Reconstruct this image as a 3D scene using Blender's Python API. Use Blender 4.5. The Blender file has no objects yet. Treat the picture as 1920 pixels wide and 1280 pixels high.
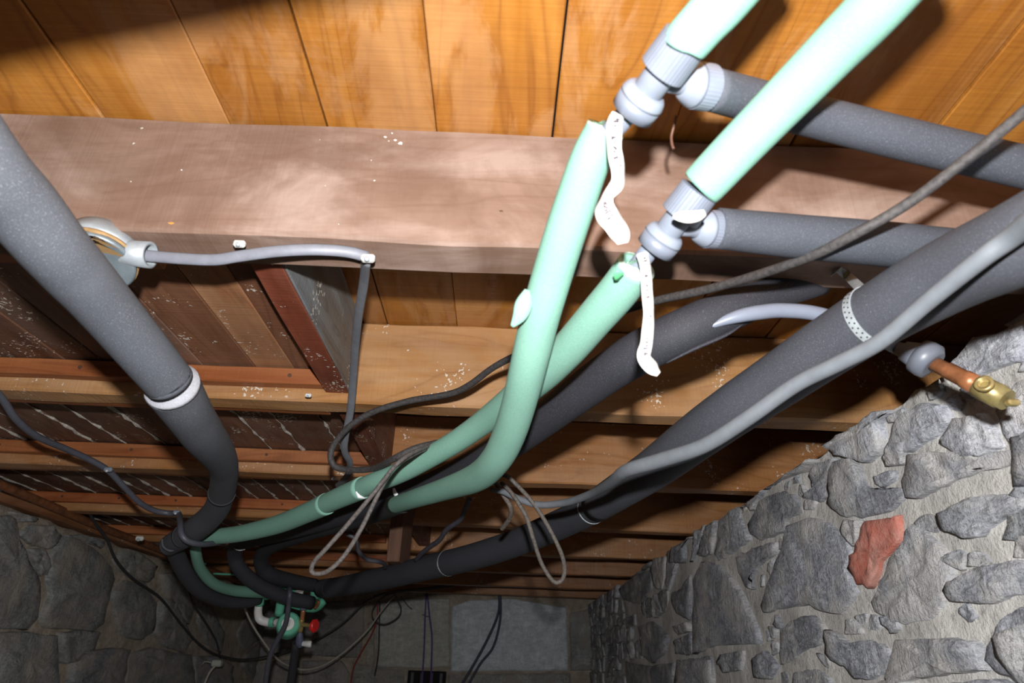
import bpy, bmesh, math, random
from mathutils import Vector, Matrix, noise as mnoise

random.seed(11)
scene = bpy.context.scene
COL = scene.collection

# ------------------------------------------------------------------ camera
F = 1200.0                                  # focal length in pixels of a 1920x1280 frame
CZ = 1.2                                    # lens height over the cellar floor
CAM = Vector((0, 0, CZ))
_Y = Vector((-35, -615, -F)).normalized()   # the joist-to-joist direction in camera axes
_sl = .039
_X = Vector((1, -_sl, -(_Y.x - _sl * _Y.y) / _Y.z)).normalized()
_Z = _X.cross(_Y)
R = Matrix((( _X.x, _Y.x, _Z.x), (_X.y, _Y.y, _Z.y), (_X.z, _Y.z, _Z.z)))   # world -> camera
RT = R.transposed()
cd = bpy.data.cameras.new('camera')
cd.sensor_width = 36; cd.lens = F / 1920 * 36; cd.clip_start = .02; cd.clip_end = 50
cd.dof.use_dof = True; cd.dof.focus_distance = 1.35; cd.dof.aperture_fstop = 7
cam = bpy.data.objects.new('camera', cd); COL.objects.link(cam)
cam.matrix_world = Matrix.Translation(CAM) @ RT.to_4x4()
scene.camera = cam
UP = RT @ Vector((0, 1, 0)); FWD = RT @ Vector((0, 0, -1)); RIGHT = RT @ Vector((1, 0, 0))

# ------------------------------------------------------------------ light
w = bpy.data.worlds.new('world'); scene.world = w; w.use_nodes = True
w.node_tree.nodes['Background'].inputs[0].default_value = (.75, .85, 1, 1)
w.node_tree.nodes['Background'].inputs[1].default_value = .016
fl = bpy.data.lights.new('camera_flash', 'SPOT')
fl.energy = 98; fl.spot_size = math.radians(165); fl.spot_blend = .35; fl.shadow_soft_size = .014
fl.color = (1, .985, .97)
flo = bpy.data.objects.new('camera_flash', fl); COL.objects.link(flo)
flo.matrix_world = Matrix.Translation(CAM + UP * .115 + RIGHT * .012 - FWD * .06) @ (Matrix.Rotation(math.radians(-3), 4, UP) @ RT.to_4x4())
scene.view_settings.view_transform = 'Standard'
scene.view_settings.look = 'None'
scene.view_settings.gamma = 1
scene.view_settings.use_curve_mapping = False
scene.view_settings.exposure = 0.0

# ------------------------------------------------------------------ pixel helpers (1920x1280 frame)
def ray(px, py):
    return RT @ Vector(((px - 960) / F, -(py - 640) / F, -1))
def P(px, py, zc): return CAM + ray(px, py) * zc
def PX(px, py, x): d = ray(px, py); return CAM + d * (x / d.x)
def PY(px, py, y): d = ray(px, py); return CAM + d * (y / d.y)
def PZ(px, py, z): d = ray(px, py); return CAM + d * ((z - CZ) / d.z)
def proj(p):
    q = R @ (p - CAM)
    if q.z > -.01: return (99999, 99999)
    return (960 + F * q.x / -q.z, 640 - F * q.y / -q.z)

# ------------------------------------------------------------------ object helpers
def link(name, me, mat=None, parent=None):
    o = bpy.data.objects.new(name, me); COL.objects.link(o)
    if mat is not None and me is not None and not me.materials: me.materials.append(mat)
    if parent is not None: o.parent = parent
    return o
def tag(o, label, cat, group=None, kind=None):
    o['label'] = label; o['category'] = cat
    if group: o['group'] = group
    if kind: o['kind'] = kind
    return o
def struct(o, label=None, cat=None):
    o['kind'] = 'structure'
    if label: o['label'] = label; o['category'] = cat
    return o
def empty(name, loc):
    o = bpy.data.objects.new(name, None); COL.objects.link(o)
    o.location = loc; o.empty_display_size = .02
    bpy.context.view_layer.update()
    return o
def child(name, me, mat, parent, color=None):
    """mesh given in world coordinates, hung under an empty or object that has only a location"""
    loc = parent.location.copy()
    p = parent.parent
    while p is not None:
        loc += p.location; p = p.parent
    me.transform(Matrix.Translation(-loc))
    o = link(name, me, mat, parent)
    if color: o.color = color
    return o
def thing(name, me, mat, color=None):
    """one-mesh thing; its origin is moved to the middle of the mesh"""
    c = sum((v.co for v in me.vertices), Vector()) / len(me.vertices)
    me.transform(Matrix.Translation(-c))
    o = link(name, me, mat); o.location = c
    if color: o.color = color
    return o
def mesh(name, v, f, smooth=True):
    me = bpy.data.meshes.new(name); me.from_pydata([tuple(a) for a in v], [], f)
    me.validate(); me.update()
    if smooth:
        for p in me.polygons: p.use_smooth = True
    return me
def catmull(pts, per=8):
    """pts: list of (Vector, value...) tuples -> finely sampled list"""
    out = []
    n = len(pts)
    if n == 2: per = max(per, 2)
    A = [[*p[0], *p[1:]] for p in pts]
    for i in range(n - 1):
        p1, p2 = A[i], A[i + 1]
        p0 = A[i - 1] if i else [2 * a - b for a, b in zip(p1, p2)]
        p3 = A[i + 2] if i + 2 < n else [2 * a - b for a, b in zip(p2, p1)]
        for k in range(per):
            t = k / per
            out.append([.5 * (2 * b + (c - a) * t + (2 * a - 5 * b + 4 * c - d) * t * t + (3 * b - a - 3 * c + d) * t ** 3)
                        for a, b, c, d in zip(p0, p1, p2, p3)])
    out.append(A[-1])
    return [(Vector(q[:3]), *q[3:]) for q in out]
def sweep(name, S, sides=18, cap=True, flat=None, ref=None, lump=0, ribs=0, hollow=0, smooth=True):
    """tube through S = [(point, radius)], flat: thickness/width ratio of a flat cable, ref: direction of the thin axis"""
    v, f = [], []
    n = len(S)
    T = []
    for i in range(n):
        a = S[max(i - 1, 0)][0]; b = S[min(i + 1, n - 1)][0]
        d = b - a
        T.append(d.normalized() if d.length > 1e-9 else Vector((0, 0, 1)))
    u = (ref or Vector((.13, -.3, .95))).copy()
    u = (u - T[0] * u.dot(T[0])).normalized()
    rings = []
    for i in range(n):
        if ref is not None: u2 = ref - T[i] * ref.dot(T[i])
        else: u2 = u - T[i] * u.dot(T[i])
        if u2.length < 1e-5: u2 = u
        u = u2.normalized(); b = T[i].cross(u)
        p, r = S[i][0], S[i][1]
        ring = []
        for k in range(sides):
            a = 2 * math.pi * k / sides
            rr = r * (1 + (ribs if k % 2 else 0))
            if lump: rr *= 1 + lump * mnoise.noise(p * 22 + Vector((math.cos(a), math.sin(a), 0)) * .8)
            c = math.cos(a) * (flat if flat else 1)
            ring.append(len(v)); v.append(p + (u * c + b * math.sin(a)) * rr)
        rings.append(ring)
    for i in range(n - 1):
        for k in range(sides):
            k2 = (k + 1) % sides
            f.append((rings[i][k], rings[i][k2], rings[i + 1][k2], rings[i + 1][k]))
    if hollow:
        for ri, sg in ((0, 1), (n - 1, -1)):
            inner, deep = [], []
            for k in range(sides):
                q = v[rings[ri][k]]; p = S[ri][0]
                inner.append(len(v)); v.append(p + (q - p) * hollow)
                deep.append(len(v)); v.append(p + (q - p) * hollow + T[ri] * sg * S[ri][1] * .9)
            for k in range(sides):
                k2 = (k + 1) % sides
                A = (rings[ri][k], inner[k], inner[k2], rings[ri][k2]); B = (inner[k], deep[k], deep[k2], inner[k2])
                f += [A if sg > 0 else A[::-1], B if sg > 0 else B[::-1]]
            f.append(deep if sg < 0 else deep[::-1])
    elif cap:
        f.append(tuple(rings[0][::-1])); f.append(tuple(rings[-1]))
    me = mesh(name, v, f, smooth)
    if cap and not hollow:
        for p in me.polygons:
            if len(p.vertices) > 4: p.use_smooth = False
    return me
def pxs(pts):
    """[(px, py, depth, width in px)] -> [(point, radius)]"""
    out = []
    for i, (x, y, z, wd) in enumerate(pts):
        a, b = pts[max(i - 1, 0)], pts[min(i + 1, len(pts) - 1)]
        tx, ty = b[0] - a[0], b[1] - a[1]; L = math.hypot(tx, ty) or 1
        k = ((x - 960) * -ty + (y - 640) * tx) / (L * F)      # wide-angle stretch across the pipe
        out.append((P(x, y, z), wd * z / (2 * F) / math.sqrt(1 + k * k)))
    return out
def tube_px(name, pts, per=8, **k): return sweep(name, catmull(pxs(pts), per), **k)
def wire_px(name, pts, r, per=8, **k):
    return sweep(name, catmull([(P(x, y, z), r) for x, y, z in pts], per), sides=k.pop('sides', 8), **k)
def box(name, lo, hi, bev=.003, jit=0, axis=None, seg=0, seed=0):
    """box in world coordinates; with axis/seg it is a sawn timber with slightly uneven edges"""
    bm = bmesh.new()
    lo, hi = Vector(lo), Vector(hi)
    if axis is None:
        bmesh.ops.create_cube(bm, size=1)
        for q in bm.verts: q.co = Vector([(lo[i] + hi[i]) / 2 + q.co[i] * (hi[i] - lo[i]) for i in range(3)])
    else:
        o1, o2 = [i for i in range(3) if i != axis]
        rings = []
        for s in range(seg + 1):
            t = lo[axis] + (hi[axis] - lo[axis]) * s / seg
            ring = []
            for a, b in ((0, 0), (1, 0), (1, 1), (0, 1)):
                q = Vector((0, 0, 0)); q[axis] = t
                q[o1] = (lo[o1], hi[o1])[a] + jit * mnoise.noise(Vector((t * 6, seed * 7.7 + a, b * 3.1)))
                q[o2] = (lo[o2], hi[o2])[b] + jit * mnoise.noise(Vector((t * 6, seed * 5.1 + a * 4, b * 9.1 + 20)))
                ring.append(bm.verts.new(q))
            rings.append(ring)
        for s in range(seg):
            for k in range(4):
                bm.faces.new((rings[s][k], rings[s][(k + 1) % 4], rings[s + 1][(k + 1) % 4], rings[s + 1][k]))
        bm.faces.new(rings[0][::-1]); bm.faces.new(rings[-1])
        bmesh.ops.recalc_face_normals(bm, faces=bm.faces[:])
    if bev:
        ed = [e for e in bm.edges if len(e.link_faces) == 2 and e.calc_face_angle(0) > .6]
        bmesh.ops.bevel(bm, geom=ed, offset=bev, segments=1, affect='EDGES')
    me = bpy.data.meshes.new(name); bm.to_mesh(me); bm.free()
    return me
def cyl(name, a, b, r1, r2=None, **k):
    return sweep(name, [(a, r1), (a.lerp(b, .5), (r1 + (r2 or r1)) / 2), (b, r2 or r1)], **k)
def prof(name, a, d, rs, **k):
    """lathe along unit direction d from a; rs = [(distance, radius)]"""
    return sweep(name, [(a + d * t, r) for t, r in rs], **k)

# ------------------------------------------------------------------ materials
class NT:
    def __init__(s, name):
        s.m = bpy.data.materials.new(name); s.m.use_nodes = True
        s.t = s.m.node_tree; s.b = s.t.nodes['Principled BSDF']
    def n(s, typ, **k):
        nd = s.t.nodes.new(typ)
        for a, b in k.items():
            if a.startswith('i_'):
                key = a[2:]; nd.inputs[int(key) if key.isdigit() else key].default_value = b
            else: setattr(nd, a, b)
        return nd
    def l(s, a, b): s.t.links.new(a, b)
    def noise(s, vec, scale, detail=4, rough=.6, dist=0):
        nd = s.n('ShaderNodeTexNoise', i_Scale=scale, i_Detail=detail, i_Roughness=rough, i_Distortion=dist)
        s.l(vec, nd.inputs['Vector']); return nd.outputs['Fac']
    def ramp(s, fac, stops):
        nd = s.n('ShaderNodeValToRGB'); e = nd.color_ramp.elements
        while len(e) < len(stops): e.new(.5)
        for q, (p, c) in zip(e, stops):
            q.position = p; q.color = (*c, 1) if len(c) == 3 else c
        s.l(fac, nd.inputs[0]); return nd.outputs[0]
    def mix(s, fac, a, b, mode='MIX'):
        nd = s.n('ShaderNodeMix', data_type='RGBA', blend_type=mode)
        for sock, val in ((nd.inputs[0], fac), (nd.inputs[6], a), (nd.inputs[7], b)):
            if isinstance(val, (int, float)): sock.default_value = val
            elif isinstance(val, tuple): sock.default_value = (*val, 1)
            else: s.l(val, sock)
        return nd.outputs[2]
    def coord(s, scale=(1, 1, 1), rnd=True):
        tc = s.n('ShaderNodeTexCoord'); mp = s.n('ShaderNodeMapping'); mp.inputs['Scale'].default_value = scale
        v = tc.outputs['Object']
        if rnd:
            oi = s.n('ShaderNodeObjectInfo'); ml = s.n('ShaderNodeMath', operation='MULTIPLY', i_1=37.0)
            s.l(oi.outputs['Random'], ml.inputs[0])
            ad = s.n('ShaderNodeVectorMath', operation='ADD'); s.l(v, ad.inputs[0]); s.l(ml.outputs[0], ad.inputs[1]); v = ad.outputs[0]
        s.l(v, mp.inputs['Vector']); return mp.outputs[0], v
    def tint(s, c):
        oi = s.n('ShaderNodeObjectInfo'); return s.mix(1.0, c, oi.outputs['Color'], 'MULTIPLY')
    def bump(s, h, strength, dist=.002, prev=None):
        nd = s.n('ShaderNodeBump', i_Strength=strength, i_Distance=dist); s.l(h, nd.inputs['Height'])
        if prev is not None: s.l(prev, nd.inputs['Normal'])
        return nd.outputs[0]
    def out(s, col, rough, nrm=None, spec=.5, metal=0):
        if isinstance(col, tuple): s.b.inputs['Base Color'].default_value = (*col, 1)
        else: s.l(col, s.b.inputs['Base Color'])
        if isinstance(rough, (int, float)): s.b.inputs['Roughness'].default_value = rough
        else: s.l(rough, s.b.inputs['Roughness'])
        s.b.inputs['Specular IOR Level'].default_value = spec; s.b.inputs['Metallic'].default_value = metal
        if nrm is not None: s.l(nrm, s.b.inputs['Normal'])
        return s.m

def wood(name, axis, dark, mid, light, stain=None, stain_amt=.5, specks=.0, rough=.55, saw=.3, ring=.4, edge=.18, blotch=.25):
    t = NT(name)
    g = [34.0, 34.0, 34.0]; g[axis] = 1.6
    v, raw = t.coord(tuple(g))
    g2 = [7.0, 7.0, 7.0]; g2[axis] = .9
    mp2 = t.n('ShaderNodeMapping'); mp2.inputs['Scale'].default_value = tuple(g2); t.l(raw, mp2.inputs['Vector'])
    big = t.noise(mp2.outputs[0], 1.0, 3, .55, 1.2)
    # growth rings: bands of a stretched, distorted noise
    mt = t.n('ShaderNodeMath', operation='MULTIPLY', i_1=9.0); t.l(big, mt.inputs[0])
    fr = t.n('ShaderNodeMath', operation='PINGPONG', i_1=.5); t.l(mt.outputs[0], fr.inputs[0])
    fine = t.noise(v, 1.0, 5, .65)
    c = t.ramp(fine, [(.3, mid), (.68, light)])
    c = t.mix(t.ramp(fr.outputs[0], [(.0, (ring,) * 3), (.16, (ring * .2,) * 3), (.5, (0, 0, 0))]), c, dark)
    c = t.mix(t.ramp(big, [(.42, (0, 0, 0)), (.75, (.3, .3, .3))]), c, dark)
    if stain:
        sg = [9.0, 9.0, 9.0]; sg[axis] = 3.0
        mp3 = t.n('ShaderNodeMapping'); mp3.inputs['Scale'].default_value = tuple(sg); t.l(raw, mp3.inputs['Vector'])
        sn = t.noise(mp3.outputs[0], 1.0, 6, .62, .6)
        c = t.mix(t.ramp(sn, [(.53 - edge / 2, (0, 0, 0)), (.53 + edge / 2, (stain_amt,) * 3)]), c, stain)
    bl = t.noise(raw, 4.2, 5, .62, .8)
    c = t.mix(t.ramp(bl, [(.40, (blotch,) * 3), (.60, (0, 0, 0))]), c, dark, 'MIX')
    c = t.tint(c)
    if specks:
        sp = t.noise(raw, 150.0, 2, .5); s2 = t.noise(raw, 11.0, 3, .6)
        mu = t.n('ShaderNodeMath', operation='MULTIPLY'); t.l(sp, mu.inputs[0]); t.l(s2, mu.inputs[1])
        c = t.mix(t.ramp(mu.outputs[0], [(.395 - specks, (0, 0, 0)), (.415 - specks, (.85, .85, .85))]), c, (.62, .58, .52))
    # saw marks across the grain
    sw = [3.0, 3.0, 3.0]; sw[axis] = 160.0
    mp4 = t.n('ShaderNodeMapping'); mp4.inputs['Scale'].default_value = tuple(sw); t.l(raw, mp4.inputs['Vector'])
    sawn = t.noise(mp4.outputs[0], 1.0, 2, .5)
    b = t.bump(fine, .35, .0025); b = t.bump(sawn, saw, .002, b)
    return t.out(c, t.ramp(fine, [(.3, (rough - .12,) * 3), (.7, (rough + .18,) * 3)]), b, .4)

M = {}
M['subfloor'] = wood('subfloor_pine', 1, (.17, .052, .007), (.345, .132, .018), (.43, .19, .034), (.46, .25, .11), .55, 0, .5, .35, .5, .07, .35)
M['joist_near'] = wood('joist_dusty', 0, (.125, .068, .044), (.205, .128, .095), (.26, .172, .132), (.335, .25, .21), .75, .0, .75, .35, .35, .14, .7)
M['joist_near'].name = 'joist_dusty'
M['joist'] = wood('joist_orange', 0, (0.176, 0.0686, 0.0211), (0.352, 0.172, 0.0598), (0.449, 0.246, 0.101), (0.422, 0.282, 0.176), .5, .006, .42, .4, .4)
M['batten'] = wood('batten_red', 0, (0.114, 0.0282, 0.0106), (0.273, 0.088, 0.0308), (0.37, 0.15, 0.0572), None, 0, .0, .5)
M['pugging'] = wood('infill_board', 1, (0.0467, 0.017, 0.0102), (0.145, 0.0638, 0.034), (0.221, 0.111, 0.0638), (0.204, 0.145, 0.111), .45, .022, .6)
M['block'] = wood('block_wood', 2, (.07, .03, .018), (.19, .095, .055), (.26, .15, .10), None, 0, 0, .7)
M['plate'] = wood('wall_plate_wood', 1, (.09, .03, .012), (.24, .10, .04), (.32, .15, .07), None, 0, .01, .6)

def foam(name, base, speck, scale=520.0, rough=.75, b=.5, dirt=None):
    t = NT(name); v, raw = t.coord()
    n1 = t.noise(raw, scale, 2, .5); n2 = t.noise(raw, 9.0, 4, .6)
    c = t.ramp(n1, [(.3, tuple(x * .82 for x in base)), (.6, base), (.76, speck)])
    c = t.mix(t.ramp(n2, [(.42, (0, 0, 0)), (.7, (.35,) * 3)]), c, dirt or tuple(x * 1.35 for x in base))
    return t.out(t.tint(c), rough, t.bump(n1, b, .0012), .35)
M['foam_grey'] = foam('grey_pipe_foam', (0.0585, 0.0624, 0.0733), (0.187, 0.199, 0.226), 900)
M['foam_black'] = foam('black_pipe_foam', (0.0213, 0.0221, 0.0271), (0.0984, 0.0984, 0.115), 900, .7)
M['foam_pale'] = foam('pale_grey_foam', (.30, .33, .37), (.45, .48, .52), 500, .8, .3)
M['foam_white'] = foam('white_foam_edge', (0.315, 0.323, 0.36), (0.375, 0.383, 0.413), 500, .9, .3)
M['foam_green'] = foam('green_pipe_foam', (0.172, 0.348, 0.276), (0.224, 0.408, 0.336), 900, .8, .3, (0.2, 0.376, 0.304))
M['foam_cut'] = foam('cut_green_foam', (0.44, 0.592, 0.496), (0.544, 0.656, 0.576), 600, .9, .3)

def plain(name, col, rough=.5, metal=0, var=.25, sc=60.0, spec=.5):
    t = NT(name); v, raw = t.coord()
    n = t.noise(raw, sc, 4, .6)
    c = t.ramp(n, [(.3, tuple(x * (1 - var) for x in col)), (.7, tuple(min(1, x * (1 + var * .5)) for x in col))])
    return t.out(t.tint(c), rough, t.bump(n, .12, .001), spec, metal)
M['plastic'] = plain('grey_plastic', (0.152, 0.172, 0.212), .42, var=.08)
M['pipe_grey'] = plain('light_grey_pipe', (0.176, 0.2, 0.256), .4, var=.06)
M['cable_grey'] = plain('grey_cable', (0.136, 0.144, 0.164), .5, var=.15)
M['cable_pale'] = plain('pale_grey_cable', (0.113, 0.125, 0.14), .5, var=.12)
M['cable_dusty'] = plain('dusty_cable', (0.068, 0.06, 0.0544), .75, var=.6, sc=220)
M['cable_dark'] = plain('dark_cable', (.035, .035, .042), .55, var=.3)
M['cable_white'] = plain('white_cable', (.50, .47, .41), .5, var=.15)
M['wire_red'] = plain('red_wire', (.35, .03, .03), .5)
M['wire_purple'] = plain('purple_cord', (.10, .05, .22), .6)
M['copper'] = plain('copper', (0.41, 0.164, 0.0697), .38, .4, .35, 90)
M['brass'] = plain('brass', (0.344, 0.262, 0.107), .38, .45, .35, 70)
M['rust'] = plain('rusty_pipe', (.22, .085, .035), .6, .2, .5, 40)
M['zinc'] = plain('galvanised', (0.383, 0.425, 0.451), .4, .25, .2, 90)
M['castbox'] = plain('galvanised_cast_box', (0.312, 0.351, 0.382), .42, .25, .22, 45)
M['gasket'] = plain('brown_gasket', (.34, .21, .09), .7)
M['paper'] = plain('white_tape', (0.594, 0.576, 0.549), .6, var=.06, sc=90)
M['ink'] = plain('pen_ink', (.05, .04, .06), .7)
M['tie'] = plain('white_tie', (.75, .76, .8), .5, var=.05)
M['white_plastic'] = plain('white_plastic', (.60, .60, .58), .45, var=.1)
M['green_plastic'] = plain('green_plastic', (.11, .40, .27), .4, var=.15)
M['red_plastic'] = plain('red_plastic', (.55, .02, .02), .35, var=.1)
M['black'] = plain('black_void', (.006, .006, .006), .9)
M['green_mark'] = plain('green_marker', (.10, .42, .18), .6)
M['crumb'] = plain('mortar_drip', (.50, .46, .41), .9, var=.4, sc=120)
M['nail'] = plain('old_nail', (.12, .06, .04), .6, .4)

def rock(name, a, b, c_, sc=9.0, rough=.7, bump=1.0, smear=None):
    t = NT(name); v, raw = t.coord((1, 1, 2.2))
    n1 = t.noise(v, sc, 8, .68, .4); n2 = t.noise(v, sc * 9, 5, .7); n3 = t.noise(raw, 3.5, 3, .5)
    vs = t.n('ShaderNodeMapping'); vs.inputs['Scale'].default_value = (70, 70, 11); t.l(raw, vs.inputs['Vector'])
    n4 = t.noise(vs.outputs[0], 1.0, 5, .65, .7)
    c = t.ramp(n1, [(.32, a), (.52, b), (.72, c_)])
    c = t.mix(t.ramp(n2, [(.38, (.55,) * 3), (.58, (0, 0, 0))]), c, tuple(x * .45 for x in a))
    c = t.mix(t.ramp(n4, [(.52, (0, 0, 0)), (.72, (.5,) * 3)]), c, c_)
    c = t.tint(c)
    if smear:
        n5 = t.noise(raw, 6.5, 6, .66, .5)
        c = t.mix(t.ramp(n5, [(.45, (0, 0, 0)), (.62, (.85,) * 3)]), c, smear)
    b1 = t.bump(n1, .7 * bump, .014); b1 = t.bump(n4, .5 * bump, .006, b1); b1 = t.bump(n2, .6 * bump, .004, b1)
    return t.out(c, t.ramp(n2, [(.3, (rough - .3,) * 3), (.6, (rough + .15,) * 3)]), b1, .5)
M['stone'] = rock('slate_rubble', (.235, .25, .285), (.40, .42, .46), (.60, .615, .645), 9.0, .7, 1.5, (.60, .59, .575))
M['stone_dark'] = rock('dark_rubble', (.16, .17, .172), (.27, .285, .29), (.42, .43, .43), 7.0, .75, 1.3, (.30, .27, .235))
M['slab'] = rock('pale_slab', (.42, .45, .46), (.58, .61, .63), (.8, .83, .86), 16.0, .45, .7)
def mortar(name, a, b):
    t = NT(name); v, raw = t.coord(rnd=False)
    n1 = t.noise(raw, 14.0, 8, .7, .3); n2 = t.noise(raw, 60.0, 6, .75)
    c = t.ramp(n1, [(.3, a), (.68, b)])
    c = t.mix(t.ramp(n2, [(.34, (.6,) * 3), (.46, (0, 0, 0))]), c, tuple(x * .55 for x in a))
    b1 = t.bump(n1, .35, .010); b1 = t.bump(n2, .9, .008, b1)
    return t.out(c, .95, b1, .2)
M['mortar'] = mortar('pale_lime_mortar', (.48, .47, .45), (.74, .725, .69))
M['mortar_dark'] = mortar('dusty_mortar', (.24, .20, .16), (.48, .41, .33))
M['floor'] = mortar('cellar_earth', (.10, .08, .06), (.2, .17, .14))
t = NT('red_sandstone'); v, raw = t.coord(rnd=False)
n1 = t.noise(raw, 22.0, 7, .7); n2 = t.noise(raw, 90.0, 4, .7)
M['redstone'] = t.out(t.mix(t.ramp(n1, [(.35, (0, 0, 0)), (.72, (.8,) * 3)]), (.46, .125, .085), (.55, .36, .31)), .85, t.bump(n2, .8, .004), .3)

# ================================================================== ROOM
HB = CZ + .459        # underside of the joists
HT = CZ + .644        # underside of the floor boards
TJ = .056
XR, XL, YB = .69, -1.64, 5.0

flr = struct(thing('floor', box('floor', (-2.1, -1.2, -.1), (1.3, 5.6, 0), 0), M['floor']), 'bare earth cellar floor', 'floor')

# --- floor boards overhead, each its own board
ceil = empty('ceiling', (0, 2, HT)); struct(ceil, 'pine floor boards seen from below across the joists', 'ceiling')
tones = [(1, 1, 1), (.9, .88, .85), (1.08, 1.08, 1.1), (.82, .78, .74), (1.0, .96, .9)]
xs, x = [], -1.80
edges = [-1.80, -1.63, -1.48, -1.32, -1.165, -1.01, -.85, -.70, -.553, -.385, -.253, -.105, .052, .21, .375, .55, .715, .88, 1.05]
tight = (-.385, -.105, .21, -.85)
for i in range(len(edges) - 1):
    me = box('board', (edges[i] + (.0003 if edges[i] in tight else .0014), -.9, HT + random.uniform(-.0012, .0012)), (edges[i + 1] - (.0003 if edges[i + 1] in tight else .0014), YB + .4, HT + .022), .0016, .0012, 1, 26, i)
    c = Vector(((edges[i] + edges[i + 1]) / 2, 2, HT))
    me.transform(Matrix.Translation(-c))
    o = link('board', me, M['subfloor'], ceil); o.location = c - ceil.location
    k = tones[(i * 3 + 1) % 5]; o.color = (*k, 1)

# --- joists with ledger strips
jb = {1: PZ(780, 757, HB).y * .5 + PZ(1300, 783, HB).y * .5, 2: PZ(1100, 918, HB).y - TJ, 3: PZ(1144, 999, HB).y - TJ,
      4: PZ(1144, 1049, HB).y - TJ, 5: PZ(1110, 1081, HB).y - TJ, 6: PZ(1043, 1104, HB).y - TJ}
JY = [.638] + [jb[i] for i in range(1, 7)]
JY.append(JY[-1] + .52)
JY = [-.04 - .0] + JY          # one more joist overhead, behind the lens
names = ['overhead floor joist behind the flash, out of sight above the frame',
         'nearest wide floor joist, dusty pinkish brown, behind the grey tee fittings',
         'second floor joist, orange brown, with the taped cable across its lower face',
         'third floor joist, behind the bend of the green pipe',
         'fourth floor joist, just above the hanging wood block',
         'fifth floor joist, behind the hanging wood block', 'sixth floor joist, above the pipe manifold',
         'seventh floor joist, close to the end wall', 'last floor joist, directly against the end wall']
PEND = -.305                   # right-hand end of the infill boards
for i, y in enumerate(JY):
    if i == 0: continue        # wholly out of view behind the lens
    tj = TJ + (.012 if i == 1 else 0)
    root = empty('floor_joist', (0, y + tj / 2, HB)); tag(root, names[i], 'joist', 'floor joists')
    me = box('joist_beam', (-1.80, y, HB), (1.08, y + tj, HT - .0015), .004, .004 if i > 1 else .003, 0, 40, i)
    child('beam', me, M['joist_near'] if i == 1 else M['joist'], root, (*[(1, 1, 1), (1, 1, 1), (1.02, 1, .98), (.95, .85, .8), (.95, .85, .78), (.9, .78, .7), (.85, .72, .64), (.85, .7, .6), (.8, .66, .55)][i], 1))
    if i == 1:
        rj = random.Random(2)
        for (px, py, sz, mt_) in [(722,256,9,'paper'),(735,249,6,'paper'),(741,262,7,'paper'),(750,268,11,'paper'),(729,264,4,'paper'),(696,300,6,'crumb'),(702,338,7,'crumb'),(265,240,9,'crumb'),(250,268,8,'crumb'),
                                  (245,340,4,'paper'),(340,318,4,'paper'),(610,348,5,'crumb'),(635,420,4,'paper'),(600,262,4,'crumb'),(320,418,11,'gasket'),(940,395,7,'nail')]:
            c0 = PY(px, py, y - .0006); N = 9; rs_ = sz * .86 / (2 * F) * 1.0
            V = [c0 - Vector((0, .0008, 0))] + [c0 + Vector((math.cos(k / N * 6.2832) * rs_ * rj.uniform(.5, 1.5) * (2.2 if mt_ == 'gasket' else 1), .0012, math.sin(k / N * 6.2832) * rs_ * rj.uniform(.4, 1.2))) for k in range(N)]
            child('plaster_splash' if mt_ != 'gasket' else 'orange_scar', mesh('sp', V, [(0, 1 + (k + 1) % N, 1 + k) for k in range(N)]), M[mt_], root, (1.6, 1.2, .6, 1) if mt_ == 'gasket' else (1, 1, 1, 1))
    if i >= 2 and i <= 6:      # strips nailed to the near face carrying the infill boards
        x1 = {2: -.357, 3: -.36, 4: -.52, 5: -.5, 6: -.55}[i]
        me = box('strip', (-1.75, y - .026, HB + .026), (x1, y - .0005, HB + .060), .002, .002, 0, 20, i + 30)
        st = child('ledger_strip', me, M['batten'], root, (1.0, .95, .9, 1) if i < 4 else (1.25, 1.1, 1, 1))
        if i < 5:
            for q in range(6):
                xx = x1 - .075 - q * .19 + random.uniform(-.03, .03)
                p = Vector((xx, y - .026, HB + .043))
                child('nail', cyl('nail', p + Vector((0, .003, 0)), p - Vector((0, .0015, 0)), .0042, sides=8), M['nail'], st)
    if i >= 1 and i <= 5:      # and to the far face
        x1 = {1: -.46, 2: -.36}.get(i, -.5)
        me = box('strip', (-1.75, y + tj + .0005, HB + .004), (x1, y + tj + .026, HB + .038), .002, .002, 0, 20, i + 60)
        child('ledger_strip', me, M['batten'], root, (1.5, 1.5, 1.5, 1) if i == 1 else (.9, .85, .8, 1))

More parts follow.
